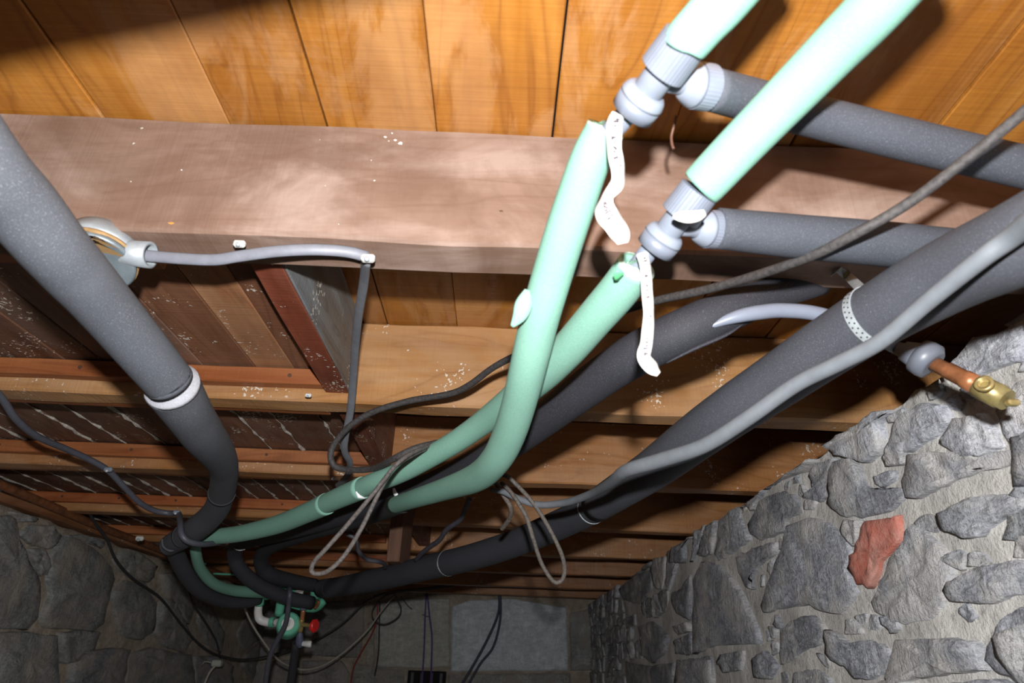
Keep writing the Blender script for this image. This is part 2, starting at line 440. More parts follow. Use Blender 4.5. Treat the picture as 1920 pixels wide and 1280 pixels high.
# --- infill boards laid between the joists on the left
binfo = {1: 'dark brown infill boards between the nearest and second joists', 2: 'paint-dripped infill boards between the second and third joists',
         3: 'grey brown infill boards between the third and fourth joists, left of the pipe bend', 4: 'shadowed infill boards between the fourth and fifth joists'}
rnd = random.Random(5)
for b in (1, 2, 3, 4):
    y0 = JY[b] + TJ + .015; y1 = JY[b + 1] - .001
    zb = HB + .062
    root = empty('infill_deck', (-1, (y0 + y1) / 2, zb)); tag(root, binfo[b], 'infill boards', 'infill decks')
    wid = [0, .066, .078, .104] if b == 1 else []
    x = PEND - .050
    k = 1
    while x > -1.72:
        wd = wid[k] if k < len(wid) else rnd.uniform(.065, .115)
        me = box('board', (x - wd + .0012, y0, zb + rnd.uniform(0, .003)), (x - .0012, y1, zb + .016), .0012)
        c = Vector((x - wd / 2, (y0 + y1) / 2, zb)); me.transform(Matrix.Translation(-c))
        o = link('board', me, M['pugging'], root); o.location = c - root.location
        col = {0: (1.15, .6, .5), 1: (1.1, .95, .85), 2: (2.0, 1.7, 1.25), 3: (1.2, 1.1, 1.0)}.get(k) if b == 1 else None
        if not col:
            g = rnd.uniform(.65, 1.35); gr = rnd.uniform(.8, 1.25); col = (g, g * (.85 + .12 * gr), g * (.75 + .25 * gr))
        o.color = (*col, 1)
        if b >= 2 and k % 1 == 0:  # mortar squeezed through the joint
            n = 16; S = []
            for q in range(n + 1):
                yy = y0 + .03 + (y1 - y0 - .05) * q / n
                S.append((Vector((x - wd + rnd.uniform(-.004, .004), yy, zb - .0005)), max(.0006, rnd.uniform(-.001, .0052))))
            child('mortar_drip', sweep('drip', S, sides=6, smooth=False), M['crumb'], root)
        x -= wd; k += 1
    # upright board closing the right-hand end of the deck
    me = box('end_board', (PEND - .0485, y0 + .002, HB + .020), (PEND - .0030, y1 - .0, HT - .002), .0015, .002, 1, 8, b)
    child('end_board', me, M['pugging'], root, (1.15, .6, .5, 1) if b == 1 else (.9, .6, .5, 1))
    me = box('dusty_face', (PEND - .0026, y0 + .003, HB + .021), (PEND + .0006, y1 - .001, HT - .003), .0006, .001, 1, 8, b + 9)
    child('dusty_face', me, M['pugging'], root, (1.0, 2.0, 3.3, 1) if b == 1 else (.9, .75, .7, 1))

# --- stone walls
def nz(p, s): return mnoise.noise(p * s)
def stone_mesh(poly, to3, nrm, proud, seed, n=26, rough=.006, flat=False):
    """poly: outline in wall-plane (u, v); to3(u, v) -> point; nrm: outward normal"""
    cx = sum(p[0] for p in poly) / len(poly); cy = sum(p[1] for p in poly) / len(poly)
    per = []
    L = [math.hypot(poly[i][0] - poly[i - 1][0], poly[i][1] - poly[i - 1][1]) for i in range(len(poly))]
    tot = sum(L)
    size = math.sqrt(max(1e-6, abs(sum(poly[i - 1][0] * poly[i][1] - poly[i][0] * poly[i - 1][1] for i in range(len(poly)))) / 2))
    for i in range(len(poly)):
        a, b = poly[i - 1], poly[i]
        m = max(1, round(n * L[i] / tot))
        for k in range(m): per.append((a[0] + (b[0] - a[0]) * k / m, a[1] + (b[1] - a[1]) * k / m))
    N = len(per)
    jit = min(.006, size * .045)
    per = [(u + jit * mnoise.noise(Vector((u * 60, v * 60, seed))), v + jit * mnoise.noise(Vector((u * 60, v * 60, seed + 9)))) for u, v in per]
    V, Fc = [], []
    tu, tv = random.uniform(-1, 1), random.uniform(-1, 1)
    def hgt(u, v, base, k):
        tilt = (tu * (u - cx) + tv * (v - cy)) / max(size, .02) * proud * .35
        return base + k * (tilt + rough * mnoise.noise(Vector((u * 26, v * 26, seed * 1.7))) + rough * .6 * mnoise.noise(Vector((u * 70, v * 70, seed * 2.7))))
    spec = [(1.03, -.02, 0), (1.0, proud * .7, .6), (.965, proud * .98, 1), (.72, proud * 1.03, 1.25), (.42, proud * 1.05, 1.4)]
    rings = []
    for sc, hh, k in spec:
        r = []
        for u, v in per:
            uu, vv = cx + (u - cx) * sc, cy + (v - cy) * sc
            r.append(len(V)); V.append(to3(uu, vv) + nrm * hgt(uu, vv, hh, k))
        rings.append(r)
    ci = len(V); V.append(to3(cx, cy) + nrm * hgt(cx, cy, proud * 1.1, 1.4))
    for a, b in zip(rings, rings[1:]):
        for k in range(N):
            k2 = (k + 1) % N
            Fc += [(a[k], a[k2], b[k2]), (a[k], b[k2], b[k])]
    for k in range(N): Fc.append((rings[-1][k], rings[-1][(k + 1) % N], ci))
    me = mesh('stone', V, Fc, True)
    bm = bmesh.new(); bm.from_mesh(me); bmesh.ops.recalc_face_normals(bm, faces=bm.faces[:]); bm.to_mesh(me); bm.free()
    # outward side must face the room
    if sum((p.normal.dot(nrm) * p.area for p in me.polygons)) < 0: me.flip_normals()
    for e in me.polygons: e.use_smooth = True
    return me
def clip(poly, a, b, c):
    out = []
    for i in range(len(poly)):
        p, q = poly[i - 1], poly[i]
        dp = a * p[0] + b * p[1] - c; dq = a * q[0] + b * q[1] - c
        if dp <= 0: out.append(p)
        if dp * dq < 0:
            t = dp / (dp - dq); out.append((p[0] + (q[0] - p[0]) * t, p[1] + (q[1] - p[1]) * t))
    return out
def voronoi(u0, u1, v0, v1, du, dv, seed):
    r = random.Random(seed); sites = []
    nv = int(math.ceil((v1 - v0) / dv))
    for j in range(nv):
        u = u0 - r.uniform(0, du)
        while u < u1 + du:
            sites.append((u + r.uniform(-.28, .28) * du, v0 + (j + .5 + r.uniform(-.3, .3)) * dv)); u += du * r.uniform(.6, 1.45)
    cells = []
    for i, s in enumerate(sites):
        poly = [(s[0] - du * 1.6, s[1] - dv * 1.6), (s[0] + du * 1.6, s[1] - dv * 1.6), (s[0] + du * 1.6, s[1] + dv * 1.6), (s[0] - du * 1.6, s[1] + dv * 1.6)]
        for k, q in enumerate(sites):
            if k == i or abs(q[0] - s[0]) > 3.4 * du or abs(q[1] - s[1]) > 3.4 * dv: continue
            # distances measured with u squeezed so that cells follow the courses
            e = dv / du
            ax, ay = (q[0] - s[0]) * e * e, q[1] - s[1]
            c = (e * e * (q[0] ** 2 - s[0] ** 2) + q[1] ** 2 - s[1] ** 2) / 2
            poly = clip(poly, ax, ay, c)
            if len(poly) < 3: break
        poly = clip(clip(clip(clip(poly, -1, 0, -u0), 1, 0, u1), 0, -1, -v0), 0, 1, v1) if len(poly) > 2 else poly
        if len(poly) > 2: cells.append((s, poly))
    return cells
def inset(poly, d):
    cx = sum(p[0] for p in poly) / len(poly); cy = sum(p[1] for p in poly) / len(poly)
    out = []
    for u, v in poly:
        L = math.hypot(u - cx, v - cy); k = max(.25, (L - d) / max(L, 1e-6)); out.append((cx + (u - cx) * k, cy + (v - cy) * k))
    return out
def area(poly): return abs(sum(poly[i - 1][0] * poly[i][1] - poly[i][0] * poly[i - 1][1] for i in range(len(poly)))) / 2
def slab_wall(name, us, vs, to3, nrm, mat, label, back, rough=.01, top=None):
    """mortar bed: uneven front grid closed to a slab"""
    nu, nv = len(us), len(vs)
    V, Fc = [], []
    for j, v in enumerate(vs):
        for u in us:
            vv = v
            if top and j == nv - 1: vv = v + top(u)
            p = to3(u, vv); q = Vector((p.x * 1, p.y, p.z))
            V.append(p + nrm * (rough * nz(q, 6) + rough * .35 * nz(q, 19)))
    for j in range(nv - 1):
        for i in range(nu - 1):
            a = j * nu + i; Fc.append((a, a + 1, a + nu + 1, a + nu))
    # top, back
    t0 = len(V)
    for i, u in enumerate(us): V.append(V[(nv - 1) * nu + i] - nrm * back + Vector((0, 0, .0)))
    b0 = len(V)
    for i, u in enumerate(us): V.append(to3(u, vs[0]) - nrm * back)
    for i in range(nu - 1):
        Fc.append(((nv - 1) * nu + i, (nv - 1) * nu + i + 1, t0 + i + 1, t0 + i))
        Fc.append((t0 + i, t0 + i + 1, b0 + i + 1, b0 + i))
    me = mesh(name, V, Fc, True)
    bm = bmesh.new(); bm.from_mesh(me); bmesh.ops.recalc_face_normals(bm, faces=bm.faces[:]); bm.to_mesh(me); bm.free()
    o = thing(name, me, mat); struct(o, label, 'wall'); return o
def lin(a, b, n): return [a + (b - a) * i / n for i in range(n + 1)]
def lstone(wall, me, mat, col):
    c = sum((q.co for q in me.vertices), Vector()) / len(me.vertices)
    me.transform(Matrix.Translation(-c))
    o = link('stone', me, mat, wall); o.location = c - wall.location; o.color = (*col, 1)
    return o

# right wall: plane x = XR, facing -x; (u, v) = (y, z)
toR = lambda u, v: Vector((XR, u, v)); nR = Vector((-1, 0, 0))
topR = lambda u: -.012 + .016 * mnoise.noise(Vector((u * 7, 3, 1))) + .016 * mnoise.noise(Vector((u * 19, 8, 1)))
vR = [0, .3, .6, .85] + lin(.95, HB - .012, 46)
uR = lin(-.9, .3, 8) + lin(.32, 2.4, 130) + lin(2.45, YB + .1, 60)
wr = slab_wall('wall_right', uR, vR, toR, nR, M['mortar'], 'pale mortared rubble stone wall on the right, lit by the flash', .38, .011, topR)
Z8 = lambda L: [(1280 + a / 2.977, 850 + b / 2.977) for a, b in L]
Z7 = lambda L: [(1280 + a / 2.977, 420 + b / 2.977) for a, b in L]
Z1 = lambda L: [(1040 + a / 2.561, 780 + b / 2.561) for a, b in L]
right = [
 Z8([(1290,0),(1905,-20),(1990,40),(1905,60),(1700,90),(1500,180),(1390,230),(1290,250),(1265,190),(1285,100)]),
 Z8([(870,40),(960,30),(1010,90),(1030,180),(1080,200),(1250,190),(1260,230),(1180,310),(1020,360),(920,350),(845,280),(850,150)]),
 Z8([(740,60),(860,30),(850,140),(835,230),(780,270),(680,245),(740,210),(725,120)]),
 Z8([(440,150),(530,70),(700,0),(755,30),(690,100),(560,150)]),
 Z8([(380,390),(450,260),(560,210),(640,230),(690,330),(600,360),(580,430),(450,485),(400,450)]),
 Z8([(600,400),(720,360),(830,390),(940,470),(965,560),(930,640),(980,740),(1000,770),(940,860),(900,895),(800,880),(730,850),(640,855),(560,870),(480,890),(460,850),(500,730),(550,600)]),
 Z8([(1040,380),(1220,350),(1235,430),(1225,500),(1130,610),(1110,680),(1060,745),(1000,730),(960,650),(970,570),(1010,500)]),
 Z8([(1300,390),(1360,430),(1500,560),(1530,650),(1500,740),(1480,850),(1420,920),(1290,945),(1180,935),(1090,880),(1070,830),(1120,720),(1150,640),(1240,520)]),
 Z8([(1480,340),(1600,270),(1720,230),(1905,230),(1990,260),(1905,320),(1760,400),(1700,460),(1620,470),(1500,420)]),
 Z8([(1540,720),(1660,640),(1905,590),(1980,620),(1960,780),(1740,840),(1560,825),(1525,760)]),
 Z8([(300,580),(400,530),(540,490),(530,560),(420,640),(380,720),(400,760),(360,740),(320,660)]),
 Z8([(75,1120),(78,700),(120,600),(210,620),(300,720),(380,880),(430,980),(450,1060),(200,1070),(100,1110)]),
 Z8([(560,980),(640,920),(740,900),(810,980),(790,1060),(700,1100),(620,1160),(560,1175),(550,1120)]),
 Z8([(820,980),(880,1000),(940,1060),(1060,1040),(1150,1080),(1180,1120),(1160,1210),(1080,1260),(1000,1255),(930,1200),(860,1150),(830,1110)]),
 Z8([(1195,1080),(1210,1040),(1500,1030),(1700,1060),(1715,1150),(1740,1210),(1600,1225),(1400,1240),(1180,1300),(1150,1250)]),
 Z8([(1725,1160),(1730,1100),(1860,900),(1930,850),(2100,900),(2050,1280),(1800,1220)]),
 Z8([(220,1160),(230,1120),(350,1100),(345,1210),(260,1220)]),
 Z8([(410,1150),(480,1100),(540,1190),(510,1260),(430,1250)]),
 Z8([(620,1290),(640,1220),(760,1200),(840,1260),(860,1340),(700,1380)]),
 Z8([(80,560),(110,380),(180,270),(175,560),(110,575)]),
 Z8([(190,560),(200,280),(300,210),(330,330),(360,420),(390,480),(310,540),(210,600)]),
 Z8([(310,190),(400,110),(460,150),(450,230),(400,320),(350,240)]),
 Z8([(5,1160),(170,1130),(180,1290),(5,1300)]),
 Z8([(1140,20),(1190,-60),(1270,-60),(1250,60),(1160,70)]),
 Z8([(930,370),(1025,375),(1005,490),(980,520),(920,450)]),
 Z8([(900,1310),(1000,1290),(1120,1300),(1200,1420),(1000,1500),(880,1440)]),
 Z8([(1240,1330),(1600,1270),(1800,1260),(1960,1330),(1900,1480),(1400,1500)]),
 Z8([(190,1290),(400,1280),(560,1300),(600,1420),(300,1460),(180,1400)]),
 Z7([(800,1150),(960,940),(1080,945),(1190,1040),(1110,1110),(1130,1260),(1050,1330),(900,1290),(820,1240)]),
 Z7([(1480,720),(1640,630),(1800,560),(1960,520),(1960,760),(1800,800),(1620,860),(1560,800)]),
 Z7([(1210,1110),(1330,1000),(1480,1010),(1520,1090),(1440,1180),(1300,1260),(1210,1300),(1150,1250)]),
 Z7([(1560,1090),(1700,1060),(1760,1130),(1800,1240),(1700,1300),(1560,1290),(1480,1220)]),
 Z7([(1790,1040),(1900,880),(2000,850),(2000,1200),(1880,1250),(1830,1150)]),
 Z1([(700,660),(735,500),(780,480),(770,600),(745,665)]),
 Z1([(665,700),(690,540),(730,430),(735,490),(700,640),(672,690)]),
 Z1([(570,850),(620,830),(662,760),(665,980),(610,955),(575,910)]),
 Z1([(590,1080),(665,1040),(672,1145),(600,1140)]),
 Z1([(410,1010),(480,985),(560,1060),(545,1120),(480,1185),(430,1150)]),
 Z1([(480,640),(530,600),(540,700),(525,830),(490,820),(475,740)]),
 Z1([(545,600),(620,480),(660,470),(655,560),(600,660),(550,850),(535,800)]),
 Z1([(320,830),(400,760),(470,740),(470,830),(425,905),(340,880)]),
 Z1([(360,760),(400,650),(470,630),(465,720),(400,745)]),
 Z1([(570,1010),(655,990),(660,1030),(600,1050)]),
 Z1([(330,980),(390,950),(395,1000),(340,1030)]),
 Z1([(390,1090),(425,1060),(430,1160),(395,1165)]),
 Z1([(600,1170),(760,1170),(770,1290),(590,1290)]),
 Z1([(345,1180),(470,1200),(590,1180),(580,1290),(350,1290)]),
]
def inpoly(x, y, poly):
    c = False
    for i in range(len(poly)):
        (x1, y1), (x2, y2) = poly[i - 1], poly[i]
        if (y1 > y) != (y2 > y) and x < (x2 - x1) * (y - y1) / (y2 - y1) + x1: c = not c
    return c
rs = random.Random(3)
hand_uv = []
for i, pl in enumerate(right):
    uv = [(lambda p: (p.y, min(p.z, HB - .008 + topR(p.y))))(PX(a, b, XR)) for a, b in pl]
    hand_uv.append(uv)
    g = rs.uniform(.78, 1.2)
    mat = M['redstone'] if i == 6 else M['stone']
    if 28 <= i <= 32: g = rs.uniform(1.25, 1.5)
    lstone(wr, stone_mesh(uv, toR, nR, rs.uniform(.008, .017), i + 1, 34, .006), mat, (1, 1, 1) if i == 6 else (g, g, g * 1.02))
for k, (s, poly) in enumerate(voronoi(.15, YB - .02, .98, HB - .016, .135, .075, 4)):
    if area(poly) < .0012: continue
    px, py = proj(Vector((XR, *s)))
    if px > 1130 and py < 1330 and px < 1960:
        if any(inpoly(s[0], s[1], h) for h in hand_uv) or px > 1290: continue
        if sum(inpoly(u, v, h) for h in hand_uv for u, v in poly) > 1: continue
    g = rs.uniform(.75, 1.3)
    lstone(wr, stone_mesh(inset(poly, rs.uniform(.003, .009)), toR, nR, rs.uniform(.008, .024), k + 100, 18, .007), M['stone'], (g, g, g * rs.uniform(.95, 1.05)))

# small chinking stones pressed into the mortar between the large ones
for k, (s, poly) in enumerate(voronoi(.3, 1.75, 1.06, HB - .035, .046, .032, 14)):
    px, py = proj(Vector((XR, *s)))
    if not (1200 < px < 1950 and py < 1300) or area(poly) < .0004 or rs.random() < .3: continue
    if any(inpoly(s[0], s[1], h) for h in hand_uv) or sum(inpoly(u, v, h) for h in hand_uv for u, v in poly) > 1: continue
    g = rs.uniform(.85, 1.45)
    lstone(wr, stone_mesh(inset(poly, rs.uniform(.002, .009)), toR, nR, rs.uniform(.002, .009), k + 1000, 12, .005), M['stone'], (g, g, g * 1.0))

# left wall: plane x = XL, facing +x
toL = lambda u, v: Vector((XL, u, v)); nL = Vector((1, 0, 0))
topL = lambda u: .02 * mnoise.noise(Vector((u * 7, 13, 1)))
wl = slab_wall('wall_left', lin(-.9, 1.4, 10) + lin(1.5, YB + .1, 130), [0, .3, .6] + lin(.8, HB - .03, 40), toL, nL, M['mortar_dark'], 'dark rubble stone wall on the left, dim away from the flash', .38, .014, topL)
ZL = lambda L: [(a / 3.3675, 900 + b / 3.3675) for a, b in L]
left = [
 ZL([(-90,250),(60,240),(95,380),(140,500),(200,600),(225,740),(200,860),(150,930),(0,915),(-90,900)]),
 ZL([(290,640),(310,480),(390,370),(480,390),(590,460),(680,560),(680,690),(640,800),(630,890),(560,940),(420,925),(280,920),(250,860),(300,740)]),
 ZL([(100,340),(190,280),(300,290),(360,350),(330,400),(280,430),(170,400)]),
 ZL([(170,440),(260,430),(300,500),(290,590),(240,600),(200,510)]),
 ZL([(-60,970),(170,965),(330,990),(350,1290),(-60,1300)]),
 ZL([(365,970),(480,950),(610,965),(560,1060),(450,1140),(380,1150),(350,1060)]),
 ZL([(440,1160),(560,1080),(700,1060),(790,1070),(770,1200),(760,1300),(430,1300)]),
 ZL([(40,200),(130,190),(210,220),(180,260),(70,260)]),
 ZL([(700,720),(780,640),(900,660),(960,780),(940,940),(860,1000),(760,985),(720,880)]),
 ZL([(720,500),(780,430),(860,460),(960,540),(920,640),(800,610),(740,560)]),
 ZL([(960,960),(1000,780),(1050,740),(1130,860),(1200,1000),(1150,1080),(1020,1040)]),
 ZL([(1010,600),(1100,590),(1180,660),(1210,800),(1170,900),(1080,820),(1030,720)]),
 ZL([(800,1110),(950,1060),(1080,1090),(1180,1100),(1200,1300),(800,1300)]),
 ZL([(410,350),(520,340),(640,380),(620,430),(560,400),(450,390)]),
 ZL([(1250,760),(1330,820),(1400,960),(1380,1080),(1290,1020),(1240,900)]),
 ZL([(1230,1120),(1380,1110),(1450,1180),(1440,1300),(1230,1300)]),
]
hl = []
for i, pl in enumerate(left):
    uv = [(lambda p: (p.y, min(p.z, HB - .035)))(PX(a, b, XL)) for a, b in pl]; hl.append(uv)
    g = rs.uniform(.85, 1.15)
    cu = sum(q[0] for q in uv) / len(uv); cv = sum(q[1] for q in uv) / len(uv)
    uv = [(cu + (q[0] - cu) * 1.05, min(HB - .035, cv + (q[1] - cv) * 1.05)) for q in uv]
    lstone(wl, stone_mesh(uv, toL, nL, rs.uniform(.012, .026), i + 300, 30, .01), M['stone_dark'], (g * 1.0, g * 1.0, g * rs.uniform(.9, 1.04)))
for k, (s, poly) in enumerate(voronoi(1.3, YB - .02, .9, HB - .04, .36, .2, 8)):
    if area(poly) < .004: continue
    px, py = proj(Vector((XL, *s)))
    if -20 < px < 420 and py < 1290: continue
    if any(inpoly(s[0], s[1], h) for h in hl) or any(inpoly(u, v, h) for h in hl for u, v in poly): continue
    g = rs.uniform(.75, 1.2)
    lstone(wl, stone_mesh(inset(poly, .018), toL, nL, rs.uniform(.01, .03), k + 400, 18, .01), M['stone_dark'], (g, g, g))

# end wall: plane y = YB, facing the camera
toB = lambda u, v: Vector((u, YB, v)); nB = Vector((0, -1, 0))
wb = slab_wall('wall_back', lin(XL - .3, XR + .3, 110), [0, .3, .6] + lin(.8, HT, 40), toB, nB, M['mortar_dark'], 'dim end wall of large stone blocks behind the hanging cables', .3, .012)
back = [  # (polygon in px, material, tint)
 ([(706,1132),(760,1124),(843,1122),(842,1250),(800,1252),(708,1250)], 'slab', (.8, .78, .70)),
 ([(848,1138),(880,1126),(960,1122),(1062,1140),(1064,1256),(846,1258)], 'slab', (1.15, 1.2, 1.25)),
 ([(560,1132),(684,1124),(682,1180),(676,1232),(560,1228)], 'stone_dark', (.9, .85, .8)),
 ([(690,1170),(702,1160),(702,1250),(686,1250)], 'stone_dark', (1.5, 1.4, 1.2)),
 ([(455,1140),(550,1134),(552,1226),(500,1236),(452,1230)], 'stone_dark', (.85, .8, .8)),
 ([(440,1244),(560,1236),(560,1300),(440,1300)], 'stone_dark', (1, .95, .9)),
 ([(568,1238),(640,1238),(655,1262),(650,1300),(566,1300)], 'stone_dark', (1.1, 1, .95)),
 ([(662,1242),(758,1258),(758,1300),(660,1300)], 'stone_dark', (1.1, 1.05, .95)),
 ([(842,1264),(1068,1262),(1070,1300),(842,1300)], 'stone_dark', (1.4, 1.35, 1.25)),
 ([(1068,1150),(1110,1140),(1110,1256),(1070,1256)], 'stone_dark', (1.2, 1.2, 1.2)),
]
hb = []
for i, (pl, m, col) in enumerate(back):
    uv = [(lambda p: (p.x, min(p.z, HB + .02)))(PY(a, b, YB)) for a, b in pl]; hb.append(uv)
    lstone(wb, stone_mesh(uv, toB, nB, rs.uniform(.012, .02), i + 500, 26, .006), M[m], col)
for k, (s, poly) in enumerate(voronoi(XL + .02, XR - .02, .6, .97, .34, .19, 21)):
    if area(poly) < .004: continue
    g = rs.uniform(.9, 1.2)
    lstone(wb, stone_mesh(inset(poly, .02), toB, nB, rs.uniform(.01, .02), k + 600, 16, .008), M['stone_dark'], (g, g, g))
# dark air opening low in the end wall
a, b = PY(766, 1256, YB), PY(837, 1262, YB)
vent = empty('air_vent', (a.x, YB - .02, a.z - .1)); tag(vent, 'small dark vent opening under the pale block in the end wall', 'vent')
child('opening', box('opening', (a.x, YB - .022, a.z - .2), (b.x, YB + .02, a.z), .004), M['black'], vent)
for q in range(4):
    xx = a.x + (b.x - a.x) * (q + .5) / 4
    child('slat', box('slat', (xx - .012, YB - .03, a.z - .2), (xx + .012, YB - .021, a.z - .01), .003), M['cable_dark'], vent)

# wall plate along the left wall
pl_ = thing('wall_plate', box('plate', (XL - .04, .9, HB - .028), (XL + .05, YB - .02, HB - .002), .004, .004, 1, 40, 77), M['plate'])
tag(pl_, 'rough timber wall plate lying along the top of the left stone wall', 'timber')

# ================================================================== PIPES
def pipe(label, first, cat='pipe', name='insulated_pipe', group=None):
    o = empty(name, first); return tag(o, label, cat, group)

# --- grey insulated pipe, upper left
lp = [(175,60,.40,150),(-40,300,.525,160),(30,378,.565,148),(93,455,.605,136),(136,504,.64,127),(203,580,.70,113),(302,697,.796,98),(319,717,.812,95)]
base = P(335, 733, .83)
left_pipe = pipe('large grey foam-wrapped pipe slanting down across the upper left', base)
# overhead bend: unseen run over the lens, added to cast the top-left corner shadow
S = pxs(lp[1:])
pre = [(CAM + Vector((.05, .090, .352)), .034), (CAM + Vector((-.06, .115, .352)), .034), (CAM + Vector((-.18, .147, .354)), .034), (CAM + Vector((-.31, .185, .360)), .034), (CAM + Vector((-.405, .235, .372)), .034), (CAM + Vector((-.440, .31, .382)), .034)]
child('foam_sleeve', sweep('sleeve', catmull(pre + S[0:], 7), sides=28, lump=.012), M['foam_grey'], left_pipe, (1.35, 1.4, 1.42, 1))
ring = [(349,724,.832,128),(355,732,.84,129)]
child('sleeve_edge', sweep('edge', pxs([(321,721,.826,70),(322,722,.827,109),(326,728,.833,108)]), sides=28), M['foam_white'], left_pipe)
sl = [(323,726,.832,110),(350,769,.875,95),(381,815,.96,84),(409,853,1.09,69),(420,882,1.2,56),(417,919,1.33,50),(403,958,1.45,47),(367,992,1.56,46),(328,1016,1.66,40),(318,1022,1.68,38)]
child('foam_sleeve', tube_px('sleeve', sl, 7, sides=28, lump=.02), M['foam_grey'], left_pipe, (1.05, 1.05, 1.08, 1))
for (x, y, z, wd, x2, y2) in ((416,924,1.345,51.5,415,926),(346,1004,1.61,44,344,1005)):
    child('joint_line', sweep('joint', pxs([(x,y,z,wd),(x2,y2,z + .004,wd)]), sides=24), M['foam_black'], left_pipe)

# black pipe that drops from the end of the grey one to the manifold
bp = pipe('black foam-wrapped pipe curving below the left grey pipe toward the manifold', P(330, 1040, 1.75))
child('foam_sleeve', tube_px('sleeve', [(324,1018,1.70,36),(332,1042,1.76,35),(348,1074,1.84,34),(374,1105,1.95,32),(410,1123,2.08,28),(450,1129,2.2,24),(484,1124,2.3,20)], 7, sides=20), M['foam_black'], bp, (1.6, 1.6, 1.6, 1))
child('tie', sweep('tie', catmull(pxs([(304,1010,1.62,5),(306,1024,1.62,5),(318,1032,1.62,5),(330,1030,1.63,5)]), 5), sides=6), M['foam_grey'], bp)

# --- green pipes at the top right
def green(label, pts, per=8, **k):
    o = pipe(label, P(*pts[-1][:3])); return o
g2 = green('pale green foam-wrapped pipe, the longer one crossing the top right corner', [(1315,350,.58,84)])
child('foam_sleeve', tube_px('sleeve', [(1790,-160,.40,122),(1655,0,.455,109),(1560,98,.498,100),(1470,190,.535,93),(1390,272,.563,88),(1330,335,.58,85),(1316,350,.584,82),(1312,354,.585,74)], 8, sides=30, lump=.012), M['foam_green'], g2)
g1 = green('short pale green foam-wrapped pipe stub at the top, above the upper tee', [(1290,72,.5,90)])
child('foam_sleeve', tube_px('sleeve', [(1480,-150,.435,106),(1366,-8,.475,98),(1320,42,.487,93),(1288,78,.497,90),(1283,85,.499,80)], 8, sides=30, lump=.012), M['foam_green'], g1)

g1b = green('green foam-wrapped pipe dropping from the upper tee and bending left below', [(1135,240,.57,75)])
pts = [(1135,242,.57,74),(1107,300,.585,77),(1072,400,.615,79),(1040,500,.645,77),(1014,590,.67,74),(992,680,.71,70),(972,760,.77,65),(952,820,.83,62),(928,864,.89,58),(895,894,.97,54),(845,913,1.08,44),(785,932,1.22,36),(738,947,1.38,31)]
S1b = catmull(pxs(pts), 7)
sv = child('foam_sleeve', sweep('sleeve', S1b, sides=28, lump=.012, hollow=.52), M['foam_green'], g1b)
child('sleeve_rim', prof('rim', S1b[0][0] + (S1b[0][0] - S1b[1][0]).normalized() * .0007, (S1b[1][0] - S1b[0][0]).normalized(), [(0, S1b[0][1] * .55), (0, S1b[0][1] * 1.0), (.0015, S1b[0][1] * 1.006)], sides=28, cap=False), M['foam_cut'], g1b)
# slit along the sleeve
V = []
for p, r in S1b[:22]:
    d = (CAM - p).normalized(); V.append((p + (d * .86 + RIGHT * .34 + UP * .1).normalized() * r * .995, .0011))
child('slit', sweep('slit', V, sides=6), M['green_plastic'], sv)
# torn flap half way down
child('torn_flap', sweep('flap', catmull(pxs([(992,545,.650,18),(982,570,.648,34),(974,592,.648,28),(960,612,.650,8)]), 6), sides=12, lump=.25, flat=.5, ref=FWD), M['foam_green'], sv, (1.12, 1.08, 1.1, 1))
child('foam_end', tube_px('sleeve2', [(760,941,1.34,38),(700,962,1.5,36),(640,980,1.63,34),(570,1000,1.82,31),(515,1020,2.0,28),(494,1036,2.08,28),(490,1058,2.12,29),(505,1076,2.16,30),(545,1088,2.25,28),(590,1097,2.34,26)], 7, sides=20), M['foam_black'], g1b)

g2b = green('green foam-wrapped pipe running from the lower tee down left to the manifold', [(1190,505,.63,78)])
pts = [(1193,500,.63,76),(1160,545,.655,76),(1115,597,.69,72),(1060,660,.745,68),(1000,717,.82,62),(911,788,.95,47),(841,836,1.03,42),(757,882,1.12,40),(705,903,1.18,38),(668,919,1.24,37)]
S2b = catmull(pxs(pts), 7)
sv = child('foam_sleeve', sweep('sleeve', S2b, sides=28, lump=.012, hollow=.52), M['foam_green'], g2b)
child('sleeve_rim', prof('rim', S2b[0][0] + (S2b[0][0] - S2b[1][0]).normalized() * .0007, (S2b[1][0] - S2b[0][0]).normalized(), [(0, S2b[0][1] * .55), (0, S2b[0][1]), (.0015, S2b[0][1] * 1.006)], sides=28, cap=False), M['foam_cut'], g2b)
p, r = S2b[1]
child('marker_patch', sweep('patch', [(P(1163,505,.604), .002), (P(1160,512,.606), .0055), (P(1160,520,.612), .005), (P(1161,525,.62), .002)], sides=10, flat=.12, ref=FWD), M['green_mark'], sv)
child('foam_sleeve', tube_px('sleeve2', [(680,914,1.215,42),(645,929,1.27,40),(604,947,1.34,36)], 7, sides=24), M['foam_green'], g2b, (.95, .95, .95, 1))
child('foam_sleeve', tube_px('sleeve3', [(613,944,1.325,41),(580,959,1.38,38),(520,983,1.48,35),(450,1000,1.58,31),(400,1006,1.64,29),(372,1012,1.68,28)], 7, sides=24), M['foam_green'], g2b, (.95, .95, .95, 1))
child('tie', sweep('tie', pxs([(668,921,1.20,5),(673,931,1.20,9),(684,934,1.205,4)]), sides=6, flat=.4, ref=FWD), M['tie'], g2b)
gd = pipe('green foam-wrapped pipe dropping beside the black pipe to the manifold', P(370, 1040, 1.8))
child('foam_sleeve', tube_px('sleeve', [(366,1010,1.74,21),(367,1035,1.78,22),(376,1066,1.86,22),(400,1093,1.96,22),(435,1106,2.08,22),(480,1110,2.2,22),(508,1110,2.3,22)], 7, sides=20), M['foam_green'], gd, (.75, .8, .78, 1))

